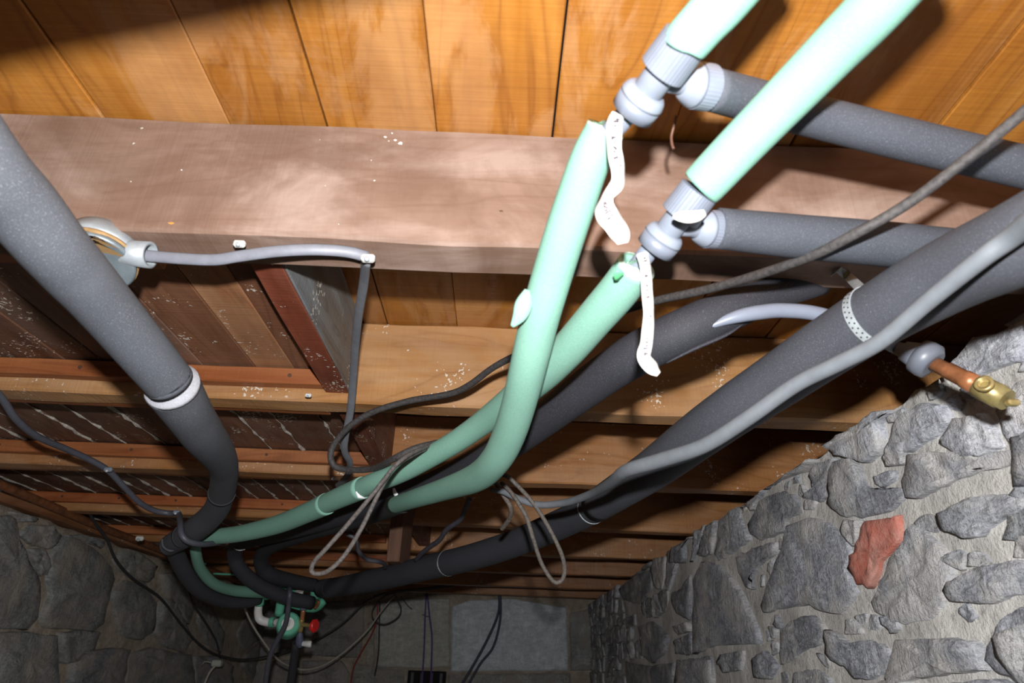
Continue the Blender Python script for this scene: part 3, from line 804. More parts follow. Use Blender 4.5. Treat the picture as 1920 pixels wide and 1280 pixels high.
# --- grey branches running right from the tees
b1 = pipe('dark grey foam-wrapped branch pipe running right from the upper tee', P(1330, 168, .55))
Sb1 = catmull(pxs([(1330,167,.55,86),(1407,187,.578,86),(1540,222,.612,84),(1750,274,.632,84),(1940,318,.645,84),(2150,370,.66,84)]), 7)
child('foam_sleeve', sweep('sleeve', Sb1, sides=28, lump=.01, hollow=.5), M['foam_grey'], b1, (.85, .88, .93, 1))
b2 = pipe('dark grey foam-wrapped branch pipe running right from the lower tee', P(1345, 428, .62))
Sb2 = catmull(pxs([(1343,428,.625,78),(1490,443,.64,84),(1640,456,.655,86),(1800,472,.672,86),(2050,500,.70,86)]), 7)
child('foam_sleeve', sweep('sleeve', Sb2, sides=28, lump=.01, hollow=.5), M['foam_grey'], b2, (.78, .82, .87, 1))

# --- tee fittings
def tee(label, top, bot, side0, side1, z, wt):
    """top / bot: pixel of the two ends of the run, side1: end of the branch collar"""
    A, B, C = P(*top), P(*bot), P(*side1)
    d = (B - A).normalized(); L = (B - A).length
    m = P(*side0); e = (C - m).normalized(); LC = (C - m).length
    r = wt * z / (2 * F)
    root = empty('tee_fitting', m); tag(root, label, 'pipe fitting', 'grey push-fit tees')
    child('body', prof('body', A, d, [(.0, r * .68), (L * .5, r * .67), (L, r * .68)], sides=28), M['plastic'], root)
    child('body', prof('branch', m, e, [(0, r * .45), (LC * .35, r * .46), (LC * .5, r * .56), (LC, r * .66)], sides=28), M['plastic'], root)
    child('collar', prof('collar', A, d, [(0, r * .8), (.0008, r * .97), (r * 1.5, r * 1.0), (r * 1.54, r * .97), (r * 1.56, r * .6)], sides=72, ribs=.014, smooth=False), M['plastic'], root, (.9, .9, .92, 1))
    child('collar', prof('collar', B, -d, [(0, r * .8), (.0008, r * .99), (r * .72, r * 1.02)], sides=40), M['plastic'], root, (.84, .84, .86, 1))
    child('collar_ring', prof('cr', B - d * r * .70, -d, [(0, r * 1.03), (r * .12, r * 1.03), (r * .34, r * .95), (r * .46, r * .84), (r * .50, r * .66)], sides=40), M['plastic'], root, (1.2, 1.2, 1.2, 1))
    child('collar', prof('collar', C, -e, [(0, r * .78), (.0008, r * .97), (r * .8, r * .96)], sides=72, ribs=.014, smooth=False), M['plastic'], root, (1.0, 1.0, 1.02, 1))
    child('collar_ring', prof('cr', C - e * r * .80, -e, [(0, r * .95), (r * .15, r * .92), (r * .5, r * .72), (r * .75, r * .5)], sides=36), M['plastic'], root, (1.15, 1.15, 1.15, 1))
    return root, r, d
t1, r1, d1 = tee('upper grey plastic tee fitting under the short green stub', (1287,72,.500), (1184,212,.548), (1240,150,.528), (1330,165,.548), .525, 90)
t2, r2, d2 = tee('lower grey plastic tee fitting wrapped with white tape', (1312,356,.588), (1226,468,.620), (1265,424,.607), (1347,431,.628), .605, 76)
for lab, a, b, z, rr in (('thin grey pipe joining the upper tee to its green sleeve', (1190,196,.543), (1112,288,.578), .54, .0095),
                         ('thin grey pipe joining the lower tee to its green sleeve', (1228,455,.615), (1165,538,.648), .62, .0092)):
    me = cyl('spigot', P(*a), P(*b), rr, sides=20)
    tag(thing('pipe_spigot', me, M['plastic'], (.9, .9, .92, 1)), lab, 'pipe')
child('tape_wrap', sweep('tape', catmull(pxs([(1262,405,.565,8),(1272,406,.562,19),(1290,407,.560,24),(1308,404,.562,21),(1322,398,.566,12)]), 5), sides=14, lump=.35, flat=.3, ref=FWD), M['paper'], t2)

# --- white paper tags with handwriting
def strip(name, pts, label, marks):
    """pts: (px, py, depth, width px, twist deg)"""
    S = catmull([(P(x, y, z), wd * z / (2 * F), tw) for x, y, z, wd, tw in pts], 7)
    V, Fc = [], []
    n = len(S)
    for i, (p, r, tw) in enumerate(S):
        T = (S[min(i + 1, n - 1)][0] - S[max(i - 1, 0)][0]).normalized()
        b = T.cross(FWD).normalized(); nn = b.cross(T)
        a = math.radians(tw); side = b * math.cos(a) + nn * math.sin(a); nrm = side.cross(T)
        for k in (-1, -.5, 0, .5, 1):
            cup = .18 * r * (k * k) + .12 * r * mnoise.noise(p * 90 + Vector((k * 2, 0, 0)))
            V.append(p + side * r * k + nrm * cup)
    for i in range(n - 1):
        for k in range(4):
            a = i * 5 + k; Fc.append((a, a + 1, a + 6, a + 5))
    me = mesh('tag', V, Fc)
    root = empty('paper_tag', S[0][0]); tag(root, label, 'tag')
    o = child('strip', me, M['paper'], root)
    md = o.modifiers.new('t', 'SOLIDIFY'); md.thickness = .0007; md.offset = 0
    # pen strokes along the strip
    bm = bmesh.new()
    rr = random.Random(len(label))
    for i0, i1 in marks:
        i = i0
        while i < i1:
            p, r, tw = S[i]; q = S[min(i + 1, n - 1)][0]
            T = (q - p).normalized(); b = T.cross(FWD).normalized()
            for s in range(2):
                if rr.random() < .3: continue
                c = p.lerp(q, s / 2) - FWD * (r * .34 + .0012)
                a1 = c + b * r * rr.uniform(-.55, .1) ; a2 = c + b * r * rr.uniform(.0, .55) + T * rr.uniform(-.003, .003)
                d = (a2 - a1).normalized().cross(FWD) * .0003
                vs = [bm.verts.new(x) for x in (a1 - d, a1 + d, a2 + d, a2 - d)]
                vs2 = [bm.verts.new(x.co + FWD * .0006) for x in vs]
                bm.faces.new(vs); bm.faces.new(vs2[::-1])
                for k in range(4): bm.faces.new((vs[k], vs2[k], vs2[(k + 1) % 4], vs[(k + 1) % 4]))
            i += 1
    me2 = bpy.data.meshes.new('handwriting'); bm.to_mesh(me2); bm.free()
    child('handwriting', me2, M['ink'], root)['kind'] = 'stuff'
    return root
strip('tag', [(1160,214,.535,26,20),(1153,236,.535,30,5),(1152,280,.535,26,-15),(1160,318,.534,30,25),(1158,344,.533,26,10),(1138,368,.532,26,-40),(1135,395,.531,40,-10),(1152,418,.53,44,15),(1164,440,.53,36,5),(1168,456,.53,20,0)],
      'white paper tag hanging from the upper tee, curled at its end', [(4, 22), (36, 48)])
strip('tag', [(1203,474,.605,20,0),(1211,500,.598,22,15),(1213,545,.596,20,-10),(1217,590,.595,22,20),(1212,640,.594,22,-20),(1208,668,.594,26,10),(1222,688,.592,28,20),(1236,700,.59,18,50)],
      'long white paper tag hanging straight down from the lower tee', [(3, 36)])

sp_ = thing('bark_strip', wire_px('splinter', [(1268,215,.66),(1264,235,.662),(1259,255,.664),(1260,270,.662),(1263,279,.66)], .0016, 5), M['nail'])
tag(sp_, 'thin dark splinter dangling from the floor boards beside the upper tee', 'splinter')

# --- big grey pipe on the right
rp = pipe('thick dark grey foam-wrapped pipe running down along the right stone wall', P(1615, 605, .71))
pts = [(2150,330,.44,196),(1930,446,.52,166),(1770,520,.61,142),(1620,606,.70,122),(1470,705,.80,107),(1330,800,.92,94),(1220,882,1.08,78),(1118,948,1.30,62)]
SR = catmull(pxs(pts), 8)
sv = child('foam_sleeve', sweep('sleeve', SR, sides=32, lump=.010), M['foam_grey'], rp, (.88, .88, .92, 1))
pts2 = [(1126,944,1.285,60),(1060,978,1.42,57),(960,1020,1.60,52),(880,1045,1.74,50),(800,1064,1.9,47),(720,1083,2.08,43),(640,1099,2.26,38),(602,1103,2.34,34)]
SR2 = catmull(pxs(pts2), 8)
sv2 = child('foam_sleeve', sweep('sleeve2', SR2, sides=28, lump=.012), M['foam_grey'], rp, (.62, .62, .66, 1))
V = [(p + ((CAM - p).normalized() * .75 - UP * .66).normalized() * r * 1.0, .0012) for p, r in SR2[6:-8]]
child('seam', sweep('seam', V, sides=6), M['foam_black'], sv2)
# bands and wires round it
def ringband(name, Sx, i, wd, mat, parent, k=1.02, sides=28):
    p, r = Sx[i]; T = (Sx[i + 1][0] - Sx[i - 1][0]).normalized()
    me = prof(name, p - T * wd / 2, T, [(0, r * .98), (0, r * k), (wd, r * k), (wd, r * .98)], sides=sides, cap=False)
    return child(name, me, mat, parent)
ringband('wire_band', SR2, 2, .004, M['zinc'], rp, 1.03)
ringband('wire_band', SR2, 28, .0025, M['zinc'], rp, 1.03)
ringband('wire_band', SR2, 52, .003, M['foam_grey'], rp, 1.03)

# perforated hanger strap screwed to the nearest joist
hs = empty('hanger_strap', PZ(1585, 515, HB)); tag(hs, 'perforated galvanised strap holding the thick right pipe to the joist', 'strap')
i0 = min(range(len(SR)), key=lambda i: (SR[i][0] - P(1638, 596, .69)).length)
pc, rc = SR[i0]; T = (SR[i0 + 1][0] - SR[i0 - 1][0]).normalized()
top = PZ(1588, 516, HB - .002)
e1 = (top - pc); e1 = (e1 - T * e1.dot(T)).normalized()      # towards the joist
e2 = T.cross(e1)
if e2.dot(CAM - pc) < 0: e2 = -e2                              # towards the lens
path = [PZ(1560, 514, HB - .004), PZ(1572, 505, HB - .0035), top]
for a in lin(38, 190, 15):
    path.append(pc + (e1 * math.cos(math.radians(a)) + e2 * math.sin(math.radians(a))) * rc * 1.025)
def ribbon(pts, axis, wd, th=.0012):
    V, Fc = [], []
    n = len(pts)
    for i, p in enumerate(pts):
        t_ = (pts[min(i + 1, n - 1)] - pts[max(i - 1, 0)]).normalized()
        b = (axis - t_ * axis.dot(t_)).normalized(); nn = t_.cross(b)
        for s, q in ((-1, -1), (1, -1), (1, 1), (-1, 1)): V.append(p + b * s * wd / 2 + nn * q * th / 2)
    for i in range(n - 1):
        for k in range(4):
            Fc.append((i * 4 + k, i * 4 + (k + 1) % 4, i * 4 + 4 + (k + 1) % 4, i * 4 + 4 + k))
    Fc += [(3, 2, 1, 0), tuple(n * 4 - 4 + k for k in range(4))]
    return mesh('ribbon', V, Fc, False)
child('band', ribbon(path, T, .0105), M['zinc'], hs)
dense = catmull([(p,) for p in path], 4)
for i in range(3, len(dense) - 3, 2):
    p = dense[i][0]; t_ = (dense[i + 1][0] - dense[i - 1][0]).normalized(); b = (T - t_ * T.dot(t_)).normalized(); nn = t_.cross(b)
    if nn.dot(CAM - p) < 0: nn = -nn
    q = p + nn * .0007 + b * (.0025 if (i // 2) % 2 else -.0025)
    child('hole', cyl('hole', q - nn * .0006, q + nn * .0002, .0010, sides=8), M['black'], hs)
sc_ = PZ(1587, 514, HB - .003)
child('screw', prof('screw', sc_ + Vector((0, 0, .004)), Vector((0, 0, -1)), [(0, .0042), (.007, .0042), (.009, .002)], sides=12), M['brass'], hs)

# pale cable lying along it
pc_ = thing('cable', sweep('cable', catmull(pxs([(2060,300,.38,58),(1915,430,.47,44),(1840,485,.50,38),(1740,565,.545,34),(1650,640,.585,32),(1570,682,.62,31),(1490,722,.655,30),(1400,785,.69,30),(1320,835,.73,29),(1240,862,.78,29),(1175,882,.83,26),(1145,905,.90,20),(1110,925,1.0,16),(1060,942,1.08,14),(1010,946,1.12,13),(975,936,1.14,13),(945,922,1.16,12),(921,918,1.18,9)]), 7), sides=14), M['cable_pale'])
tag(pc_, 'pale grey cable draped along the thick right pipe', 'cable')

# --- black pipe behind the green ones, with the light grey pipe inside
bk = pipe('black foam-wrapped pipe behind the crossing green pipes, split open at its upper end', P(1150, 690, .85))
Sk = catmull(pxs([(1540,530,.86,46),(1450,552,.83,62),(1370,580,.805,78),(1280,620,.80,84),(1200,660,.83,82),(1130,705,.88,76),(1050,764,.96,68),(980,815,1.05,62),(900,866,1.17,56),(820,905,1.30,50),(740,933,1.42,46),(650,962,1.57,42),(560,988,1.74,37),(490,1005,1.9,34),(450,1016,2.0,31),(440,1036,2.05,29),(447,1062,2.08,30),(478,1092,2.14,30),(530,1117,2.22,28),(585,1130,2.3,26)]), 7)
sv = child('foam_sleeve', sweep('sleeve', Sk, sides=26, lump=.014), M['foam_black'], bk, (1.15, 1.15, 1.2, 1))
child('torn_flap', sweep('flap', catmull(pxs([(1250,680,.775,10),(1310,650,.765,22),(1360,628,.765,18),(1392,608,.77,4)]), 6), sides=10, flat=.35, ref=UP), M['foam_black'], sv, (1.3, 1.3, 1.4, 1))
for i, (x, y, z, wd) in enumerate(((748,925,1.37,46),(440,1028,2.02,31))):
    pass
child('tie', sweep('tie', catmull(pxs([(738,915,1.355,5),(742,926,1.352,9),(752,932,1.352,5),(768,931,1.36,3)]), 5), sides=6, flat=.5, ref=FWD), M['tie'], bk)
child('tie', sweep('tie', catmull(pxs([(437,1022,1.98,4),(442,1028,1.98,5),(450,1030,1.98,5),(458,1027,1.98,8)]), 5), sides=6, flat=.5, ref=FWD), M['tie'], bk)
tj_ = sweep('tie', catmull(pxs([(493,1027,2.02,4),(498,1033,2.02,5),(506,1034,2.02,5),(514,1029,2.02,8)]), 5), sides=6, flat=.5, ref=FWD)
child('tie', tj_, M['tie'], g1b)

ip = thing('bare_pipe', tube_px('bare', [(1300,626,.778,3),(1340,608,.776,13),(1380,594,.775,24),(1420,586,.778,28),(1470,582,.784,28),(1540,590,.79,28),(1620,620,.815,27),(1680,652,.83,24),(1700,660,.835,22)], 7, sides=20), M['pipe_grey'])
tag(ip, 'bare light grey pipe coming out of the split black foam', 'pipe')
# coupling, copper tail and brass drain cock at the wall
dv = empty('drain_valve', P(1740, 675, .80)); tag(dv, 'brass drain valve on a copper tail at the top of the right stone wall', 'valve')
q0, q1 = P(1680,652,.825), P(1722,668,.81)
child('cone_nut', sweep('cone', [(q0, .0085), (q0.lerp(q1, .25), .0095), (q0.lerp(q1, .3), .0125), (q0.lerp(q1, .9), .017), (q1, .0185)], sides=24), M['plastic'], dv)
ax = (P(1885,748,.72) - P(1735,676,.80)).normalized()
child('ring_nut', sweep('ring', [(P(1718,664,.812), .017), (P(1723,667,.81), .0225), (P(1735,673,.803), .0235), (P(1748,679,.797), .0225), (P(1752,682,.795), .016)], sides=32), M['plastic'], dv, (.8, .8, .8, 1))
c0, c1 = P(1748,680,.797), P(1832,722,.752)
child('copper_tail', sweep('copper', [(c0, .0092), (c0.lerp(c1, .33), .0092), (c0.lerp(c1, .34), .0102), (c0.lerp(c1, .72), .0104), (c0.lerp(c1, .73), .0112), (c1, .0114)], sides=24), M['copper'], dv)
c2 = P(1888,750,.722)
bd = child('valve_body', sweep('vb', [(c1, .0105), (c1.lerp(c2, .05), .0138), (c1.lerp(c2, .8), .0142), (c1.lerp(c2, .82), .0125), (c2, .0125)], sides=24), M['brass'], dv, (.8, .85, .85, 1))
s0 = c1.lerp(c2, .45); sd = (CAM - s0); sd = (sd - ax * sd.dot(ax)).normalized(); sd = (sd + UP * .35).normalized()
child('outlet', sweep('outlet', [(s0, .0085), (s0 + sd * .016, .0085), (s0 + sd * .017, .0098), (s0 + sd * .021, .0098)], sides=24, hollow=.6), M['brass'], dv)
child('spindle', box('spindle', c2 - Vector((.006, .006, .005)) + ax * .004, c2 + Vector((.006, .006, .005)) + ax * .008, .002), M['brass'], dv)

# ================================================================== CONDUIT BOX AND CABLES, LEFT
cb = empty('conduit_box', P(185, 470, .80)); tag(cb, 'round galvanised conduit box on the nearest joist behind the left pipe', 'junction box')
bc = P(186, 476, .79)
ad = (Vector((.12, -.30, -1))).normalized()
rr = .046
child('body', prof('cup', bc - ad * .022, ad, [(0, rr * .80), (.003, rr * .92), (.02, rr), (.030, rr)], sides=40), M['castbox'], cb)
child('gasket', prof('gasket', bc + ad * .0085, ad, [(0, rr * .99), (.0, rr * 1.02), (.004, rr * 1.02), (.004, rr * .9)], sides=40), M['gasket'], cb)
child('lid', prof('lid', bc + ad * .0127, ad, [(0, rr * .99), (.005, rr * .99), (.007, rr * .93)], sides=40), M['castbox'], cb, (.55, .6, .62, 1))
s1 = P(283, 478, .785); sdir = (s1 - P(178, 468, .79)).normalized()
child('spout', sweep('spout', [(P(205, 470, .79), .022), (P(228,473,.788), .0165), (P(240, 474, .787), .0158), (s1, .0165)], sides=28, hollow=.74), M['castbox'], cb)

lc = thing('flat_cable', sweep('flat', catmull([(P(x, y, z), .0072) for x, y, z in [(262,478,.787),(330,484,.785),(400,487,.782),(450,480,.778),(520,471,.776),(590,468,.78),(650,472,.79),(690,482,.80)]], 7), sides=12, flat=.55, ref=FWD), M['cable_grey'], (1.25, 1.25, 1.3, 1))
tag(lc, 'flat grey cable leaving the conduit box along the nearest joist', 'cable')
lc2 = thing('flat_cable', sweep('flat', catmull([(P(x, y, z), .0075) for x, y, z in [(686,488,.80),(682,530,.87),(672,590,.96),(666,650,1.06),(662,710,1.15),(657,770,1.22),(648,815,1.27),(646,845,1.31),(656,868,1.36),(653,888,1.42),(640,905,1.5),(632,912,1.55)]], 7), sides=12, flat=.5, ref=FWD), M['cable_grey'])
tag(lc2, 'flat grey cable hanging from the white clip past the infill boards', 'cable')
def clip_(label, px, py, z, s=.008, mat='white_plastic', nail=True):
    p = P(px, py, z)
    o = empty('cable_clip', p); tag(o, label, 'cable clip', 'cable clips')
    child('saddle', box('saddle', p - Vector((s, s * .55, s * .6)), p + Vector((s, s * .55, s * .6)), s * .3), M[mat], o)
    child('nail', prof('nail', p - UP * s * .2, -FWD, [(0, s * .4), (s * .8, s * .4), (s, s * .2)], sides=10), M['zinc'], o)
    return o
clip_('white cable clip at the corner where the flat cable turns down', 690, 484, .785, .0085)
clip_('small empty cable clip on the underside of the nearest joist', 449, 457, .775, .007)
clip_('small cable clip at the end of the red strip on the second joist', 578, 741, 1.23, .006)
clip_('small cable clip near the third joist, above the green pipe joint', 626, 897, 1.62, .006)

dc = thing('dusty_cable', sweep('c', catmull([(P(x, y, z), r) for x, y, z, r in [(2050,90,.46,.0048),(1925,205,.505,.0048),(1810,300,.54,.0048),(1700,383,.57,.005),(1600,440,.595,.005),(1500,488,.64,.005),(1350,536,.74,.0052),(1200,572,.84,.0053),(1080,618,.94,.0053),(940,680,1.06,.0056),(880,722,1.12,.006),(840,739,1.15,.006),(765,752,1.18,.006),(700,772,1.20,.006),(658,797,1.21,.006),(632,825,1.22,.006),(620,850,1.22,.006),(626,872,1.22,.006),(650,880,1.21,.006),(700,878,1.17,.006),(738,860,1.10,.006),(775,842,1.09,.006),(812,832,1.1,.006),(845,826,1.12,.006)]], 7), sides=10, lump=.08), M['cable_dusty'], (.6, .62, .68, 1))
tag(dc, 'long dusty dark cable crossing from the upper right to the left of the green pipes', 'cable')
lw = thing('cable_loop', wire_px('loop', [(850,828,1.1),(812,834,1.06),(775,848,1.0),(742,872,.97),(700,925,.95),(650,985,.945),(610,1030,.94),(590,1052,.94),(584,1068,.94),(592,1075,.94),(615,1070,.94),(645,1042,.945),(675,995,.95),(705,935,.96),(735,880,.98),(775,852,1.01),(808,840,1.06),(850,835,1.12)], .0035, 7, lump=.08), M['cable_dusty'], (1.1, 1.1, 1.15, 1))
tag(lw, 'dusty cable loop hanging below the green pipe on the left', 'cable')
rw = thing('cable_loop', wire_px('loop', [(925,905,1.16),(945,890,1.14),(975,915,1.13),(1005,950,1.12),(1035,1000,1.11),(1055,1045,1.11),(1058,1075,1.11),(1050,1090,1.11),(1036,1088,1.11),(1015,1055,1.11),(1000,1010,1.11),(985,965,1.12),(960,925,1.14),(940,905,1.16)], .0038, 7, lump=.08), M['cable_dusty'], (1.25, 1.2, 1.15, 1))
tag(rw, 'dusty cable loop hanging in front of the thick right pipe', 'cable')
rw2 = thing('cable_end', wire_px('cend', [(928,902,1.19),(942,925,1.18),(957,950,1.18),(956,970,1.2),(946,985,1.22),(941,991,1.23)], .0045, 7), M['cable_dusty'], (1.5, 1.4, 1.3, 1))
tag(rw2, 'short curled cable end beside the hanging loop near the green bend', 'cable')

fc = thing('round_cable', sweep('c', catmull([(P(x, y, z), .007) for x, y, z in [(-60,680,1.15),(0,742,1.22),(30,785,1.26),(70,818,1.32),(120,840,1.40),(165,860,1.46),(203,882,1.50),(235,915,1.54),(262,942,1.58),(290,957,1.62),(318,962,1.64),(334,962,1.62),(338,980,1.55),(340,1000,1.52),(352,1014,1.52),(380,1020,1.56),(420,1016,1.68)]], 6), sides=10), M['cable_grey'], (.45, .45, .5, 1))
tag(fc, 'thick dark grey cable sagging under the joists at the far left', 'cable')
clip_('cable clip holding the thick dark cable under the third joist', 203, 880, 1.475, .009, 'plastic')
clip_('cable clip where the thick dark cable turns down near the left pipe', 331, 960, 1.61, .008, 'plastic')
clip_('pale open cable clip alone by the rusty pipe', 262, 1009, 2.35, .014, 'white_plastic')

# cables on the far joists
for lab, pts, r, m in (
  ('wavy dark cable right of the hanging wood block', [(880,935,1.6),(872,955,1.62),(862,975,1.65),(838,992,1.7),(824,1012,1.75),(806,1025,1.8),(790,1038,1.85),(780,1050,1.9)], .007, 'cable_dark'),
  ('wavy dark cable left of the hanging wood block', [(650,1000,1.85),(668,1012,1.85),(672,1032,1.85),(688,1048,1.88),(708,1052,1.9),(720,1056,1.95),(722,1064,2.0)], .0065, 'cable_dark')):
    tag(thing('joist_cable', wire_px('jc', pts, r, 6), M[m], (1.6, 1.6, 1.7, 1)), lab, 'cable')

# hanging wood block
wc = P(758, 1018, 2.0)
blk = thing('wood_block', box('block', (wc.x - .036, wc.y - .045, wc.z - .062), (wc.x + .004, wc.y + .075, HB - .001), .003, .003, 2, 6, 5), M['block'], (.6, .55, .55, 1))
blk.rotation_euler[2] = math.radians(-8)
tag(blk, 'short dark wood block hanging below the joists behind the cable loops', 'wood block')

# rusty pipe along the left wall
rpx = [(-60,880),(0,908),(100,950),(190,988),(280,1022),(345,1048),(420,1078),(480,1103)]
S = [(PX(x, y, XL + .085), .014) for x, y in rpx]
tag(thing('rusty_pipe', sweep('rusty', catmull(S, 5), sides=14), M['rust']), 'rusty brown iron pipe running along the top of the left wall', 'pipe')

# ================================================================== MANIFOLD
mf = empty('pipe_manifold', P(560, 1120, 2.35)); tag(mf, 'green plastic pipe manifold where all the wrapped pipes meet', 'manifold')
def mt(name, pts, mat, col=None, **k):
    return child(name, sweep(name, catmull(pxs(pts), 5), sides=k.pop('sides', 16), **k), M[mat], mf, col)
G = (1, 1, 1, 1)
mt('elbow_sleeve', [(470,1114,2.28,22),(490,1110,2.31,26),(505,1112,2.33,26)], 'green_plastic')
mt('tee_body', [(488,1108,2.33,20),(530,1112,2.36,20),(565,1116,2.4,18)], 'green_plastic')
mt('drop_pipe', [(487,1118,2.33,18),(486,1134,2.33,18)], 'green_plastic')
mt('white_elbow', [(485,1134,2.33,15),(484,1150,2.33,16),(488,1161,2.33,18),(502,1166,2.33,17),(520,1167,2.33,15)], 'white_plastic')
mt('green_collar', [(506,1166,2.325,20),(514,1166,2.325,20)], 'green_plastic')
mt('green_pipe', [(528,1118,2.34,17),(523,1152,2.34,17)], 'green_plastic')
mt('white_coupling', [(516,1166,2.32,14),(530,1167,2.3,15),(543,1168,2.28,14)], 'white_plastic')
mt('valve_drum', [(541,1176,2.34,46),(541,1170,2.30,46),(541,1168,2.29,38)], 'green_plastic', sides=24)
mt('valve_face', [(540,1170,2.295,26),(540,1169,2.28,24)], 'white_plastic', (.8, .85, .85, 1), sides=24)
mt('header', [(526,1098,2.42,18),(560,1100,2.42,18),(592,1100,2.42,18)], 'green_plastic')
mt('riser', [(592,1090,2.38,18),(592,1105,2.36,20),(590,1124,2.34,18)], 'green_plastic')
mt('elbow', [(545,1132,2.36,14),(570,1138,2.36,16),(592,1138,2.36,18),(606,1126,2.38,16)], 'green_plastic')
mt('white_sleeve', [(561,1108,2.33,16),(560,1122,2.33,16)], 'white_plastic')
mt('white_sleeve', [(556,1130,2.33,14),(557,1134,2.33,14)], 'white_plastic')
mt('grey_socket', [(570,1132,2.31,14),(569,1142,2.31,14)], 'plastic', (.6, .6, .7, 1))
mt('copper_pipe', [(569,1142,2.31,8),(566,1164,2.31,8)], 'copper')
mt('stop_valve', [(566,1160,2.31,10),(564,1172,2.31,11),(563,1184,2.31,9)], 'brass')
mt('valve_stem', [(564,1170,2.31,9),(578,1172,2.29,8),(586,1173,2.28,6)], 'brass')
mt('red_handle', [(587,1172.6,2.282,17),(588,1172.7,2.281,24),(591,1173,2.278,24),(592.5,1173,2.277,18)], 'red_plastic', ribs=.12)
mt('grey_union', [(563,1184,2.31,8),(562,1192,2.31,13),(562,1204,2.31,16),(563,1212,2.31,12)], 'plastic', (.5, .5, .65, 1))
mt('white_plug', [(566,1206,2.31,10),(580,1207,2.3,13),(584,1207,2.3,11)], 'white_plastic')
mt('copper_bend', [(590,1140,2.3,6),(596,1132,2.3,6),(597,1126,2.3,6)], 'copper')
mt('copper_stub', [(495,1078,2.6,6),(506,1090,2.55,7)], 'copper')
mt('copper_stub', [(510,1084,2.6,7),(514,1098,2.5,7)], 'copper')
mt('supply_pipe', [(556,1204,2.36,16),(548,1260,2.38,16),(538,1340,2.4,17)], 'foam_black')
mt('thin_green_pipe', [(400,1075,2.9,4),(440,1077,2.9,4),(480,1080,2.9,4)], 'green_plastic')

# ================================================================== WIRES OVER THE END AND LEFT WALLS
def wthing(label, pts, r, mat, name='wire', col=None, cat='wire', per=6, group=None):
    o = thing(name, wire_px(name, pts, r, per), M[mat], col); tag(o, label, cat, group); return o
def zB(px, py, y=YB - .06): return -(R @ (PY(px, py, y) - CAM)).z
wthing('black cable sagging across the left wall and up to the end wall', [(165,955,2.35),(178,980,2.42),(200,1010,2.5),(218,1050,2.58),(250,1085,2.72),(300,1120,2.95),(340,1170,3.15),(375,1208,3.3),(410,1228,3.45),(460,1236,3.6),(520,1225,3.75),(580,1205,3.9),(640,1170,4.0),(690,1125,4.1),(740,1110,4.15),(800,1105,4.2),(850,1098,4.25)], .0052, 'cable_dark', 'sagging_cable', None, 'cable')
wthing('white cable hanging in a deep curve in front of the end wall', [(455,1130,2.6),(470,1165,2.7),(492,1200,2.8),(520,1235,2.95),(548,1250,3.1),(575,1255,3.2),(610,1245,3.35),(650,1218,3.5),(690,1180,3.65),(715,1145,3.8),(738,1118,3.95)], .0042, 'cable_white', 'hanging_cable', None, 'cable')
wthing('thin red wire hanging left of the pale end wall block', [(708,1125,4.3),(707,1160,4.3),(696,1190,4.3),(676,1225,4.3),(662,1255,4.3),(655,1300,4.3)], .0045, 'wire_red', 'red_wire')
wthing('black wire hanging beside the red wire', [(712,1125,4.4),(711,1180,4.4),(709,1230,4.4),(698,1290,4.4)], .005, 'cable_dark', 'black_wire')
wthing('left purple cord hanging down the end wall', [(799,1112,zB(799,1112)),(797,1160,zB(797,1160)),(795,1220,zB(795,1220)),(790,1300,zB(790,1300))], .006, 'wire_purple', 'purple_cord', None, 'cord')
wthing('right purple cord hanging down the end wall', [(801,1112,zB(801,1112)),(806,1160,zB(806,1160)),(810,1200,zB(810,1200)),(807,1300,zB(807,1300))], .006, 'wire_purple', 'purple_cord', None, 'cord')
wthing('left strand of the dark blue-grey cable pair on the end wall', [(935,1105,zB(935,1105)),(936,1140,zB(936,1140)),(925,1175,zB(925,1175)),(900,1225,zB(900,1225)),(862,1290,zB(862,1290))], .0095, 'cable_dark', 'hanging_cable', (1.3, 1.6, 2.0, 1), 'cable')
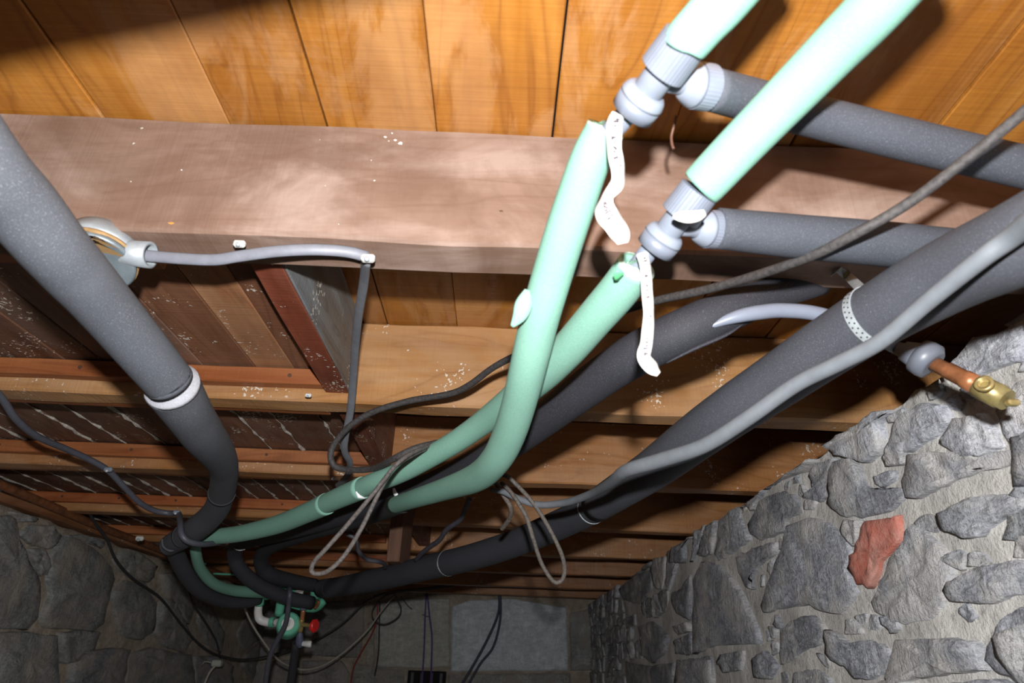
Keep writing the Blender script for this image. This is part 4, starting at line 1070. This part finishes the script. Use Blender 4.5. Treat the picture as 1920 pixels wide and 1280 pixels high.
wthing('right strand of the dark blue-grey cable pair on the end wall', [(938,1105,zB(938,1105)),(938,1160,zB(938,1160)),(925,1212,zB(925,1212)),(900,1245,zB(900,1245)),(872,1295,zB(872,1295))], .009, 'cable_dark', 'hanging_cable', (1.3, 1.6, 2.0, 1), 'cable')
wthing('black wire coil tied under the far joists above the end wall', [(745,1110,4.1),(720,1118,4.1),(700,1140,4.1),(700,1160,4.1),(720,1170,4.1),(745,1158,4.1),(752,1140,4.1),(742,1118,4.1),(735,1108,4.1)], .0042, 'cable_dark', 'wire_coil', (1.3, 1.3, 1.4, 1))
wthing('bunched dark wires running under the far joists', [(700,1118,4.0),(740,1108,4.05),(790,1104,4.1),(840,1095,4.2),(875,1078,4.25),(950,1072,4.3),(1040,1078,4.3),(1120,1082,4.3)], .008, 'cable_dusty', 'wire_bundle')
wthing('thin loose wire end on the end wall right of the coil', [(752,1118,4.5),(770,1140,4.6),(800,1155,4.58),(820,1160,4.58),(838,1178,4.58)], .0035, 'cable_dark', 'thin_wire')
wthing('dark grey hose dropping past the green manifold to the floor', [(535,1085,2.45),(543,1105,2.22),(541,1135,2.2),(535,1170,2.2),(520,1200,2.2),(505,1235,2.2),(495,1300,2.2)], .009, 'cable_grey', 'drop_hose', (.4, .4, .45, 1), 'hose')
wthing('thin dark wire running down the left wall to the white connector', [(350,1095,2.9),(362,1130,3.0),(385,1165,3.15),(405,1200,3.3),(413,1232,3.4)], .004, 'cable_dark', 'thin_wire')
cn = empty('wire_connector', P(407, 1243, 3.35)); tag(cn, 'small white wire connector hanging at the foot of the left wall', 'connector')
p = P(407, 1243, 3.35)
child('body', box('cb', p - Vector((.025, .02, .016)), p + Vector((.025, .02, .016)), .006), M['white_plastic'], cn, (.7, .75, .7, 1))
child('cable_tail', wire_px('tail', [(403,1248,3.35),(392,1262,3.35),(380,1290,3.35)], .0055, 5), M['cable_white'], cn)
child('loose_wire', wire_px('lw', [(400,1243,3.34),(385,1240,3.34),(379,1246,3.34)], .002, 5), M['cable_white'], cn)
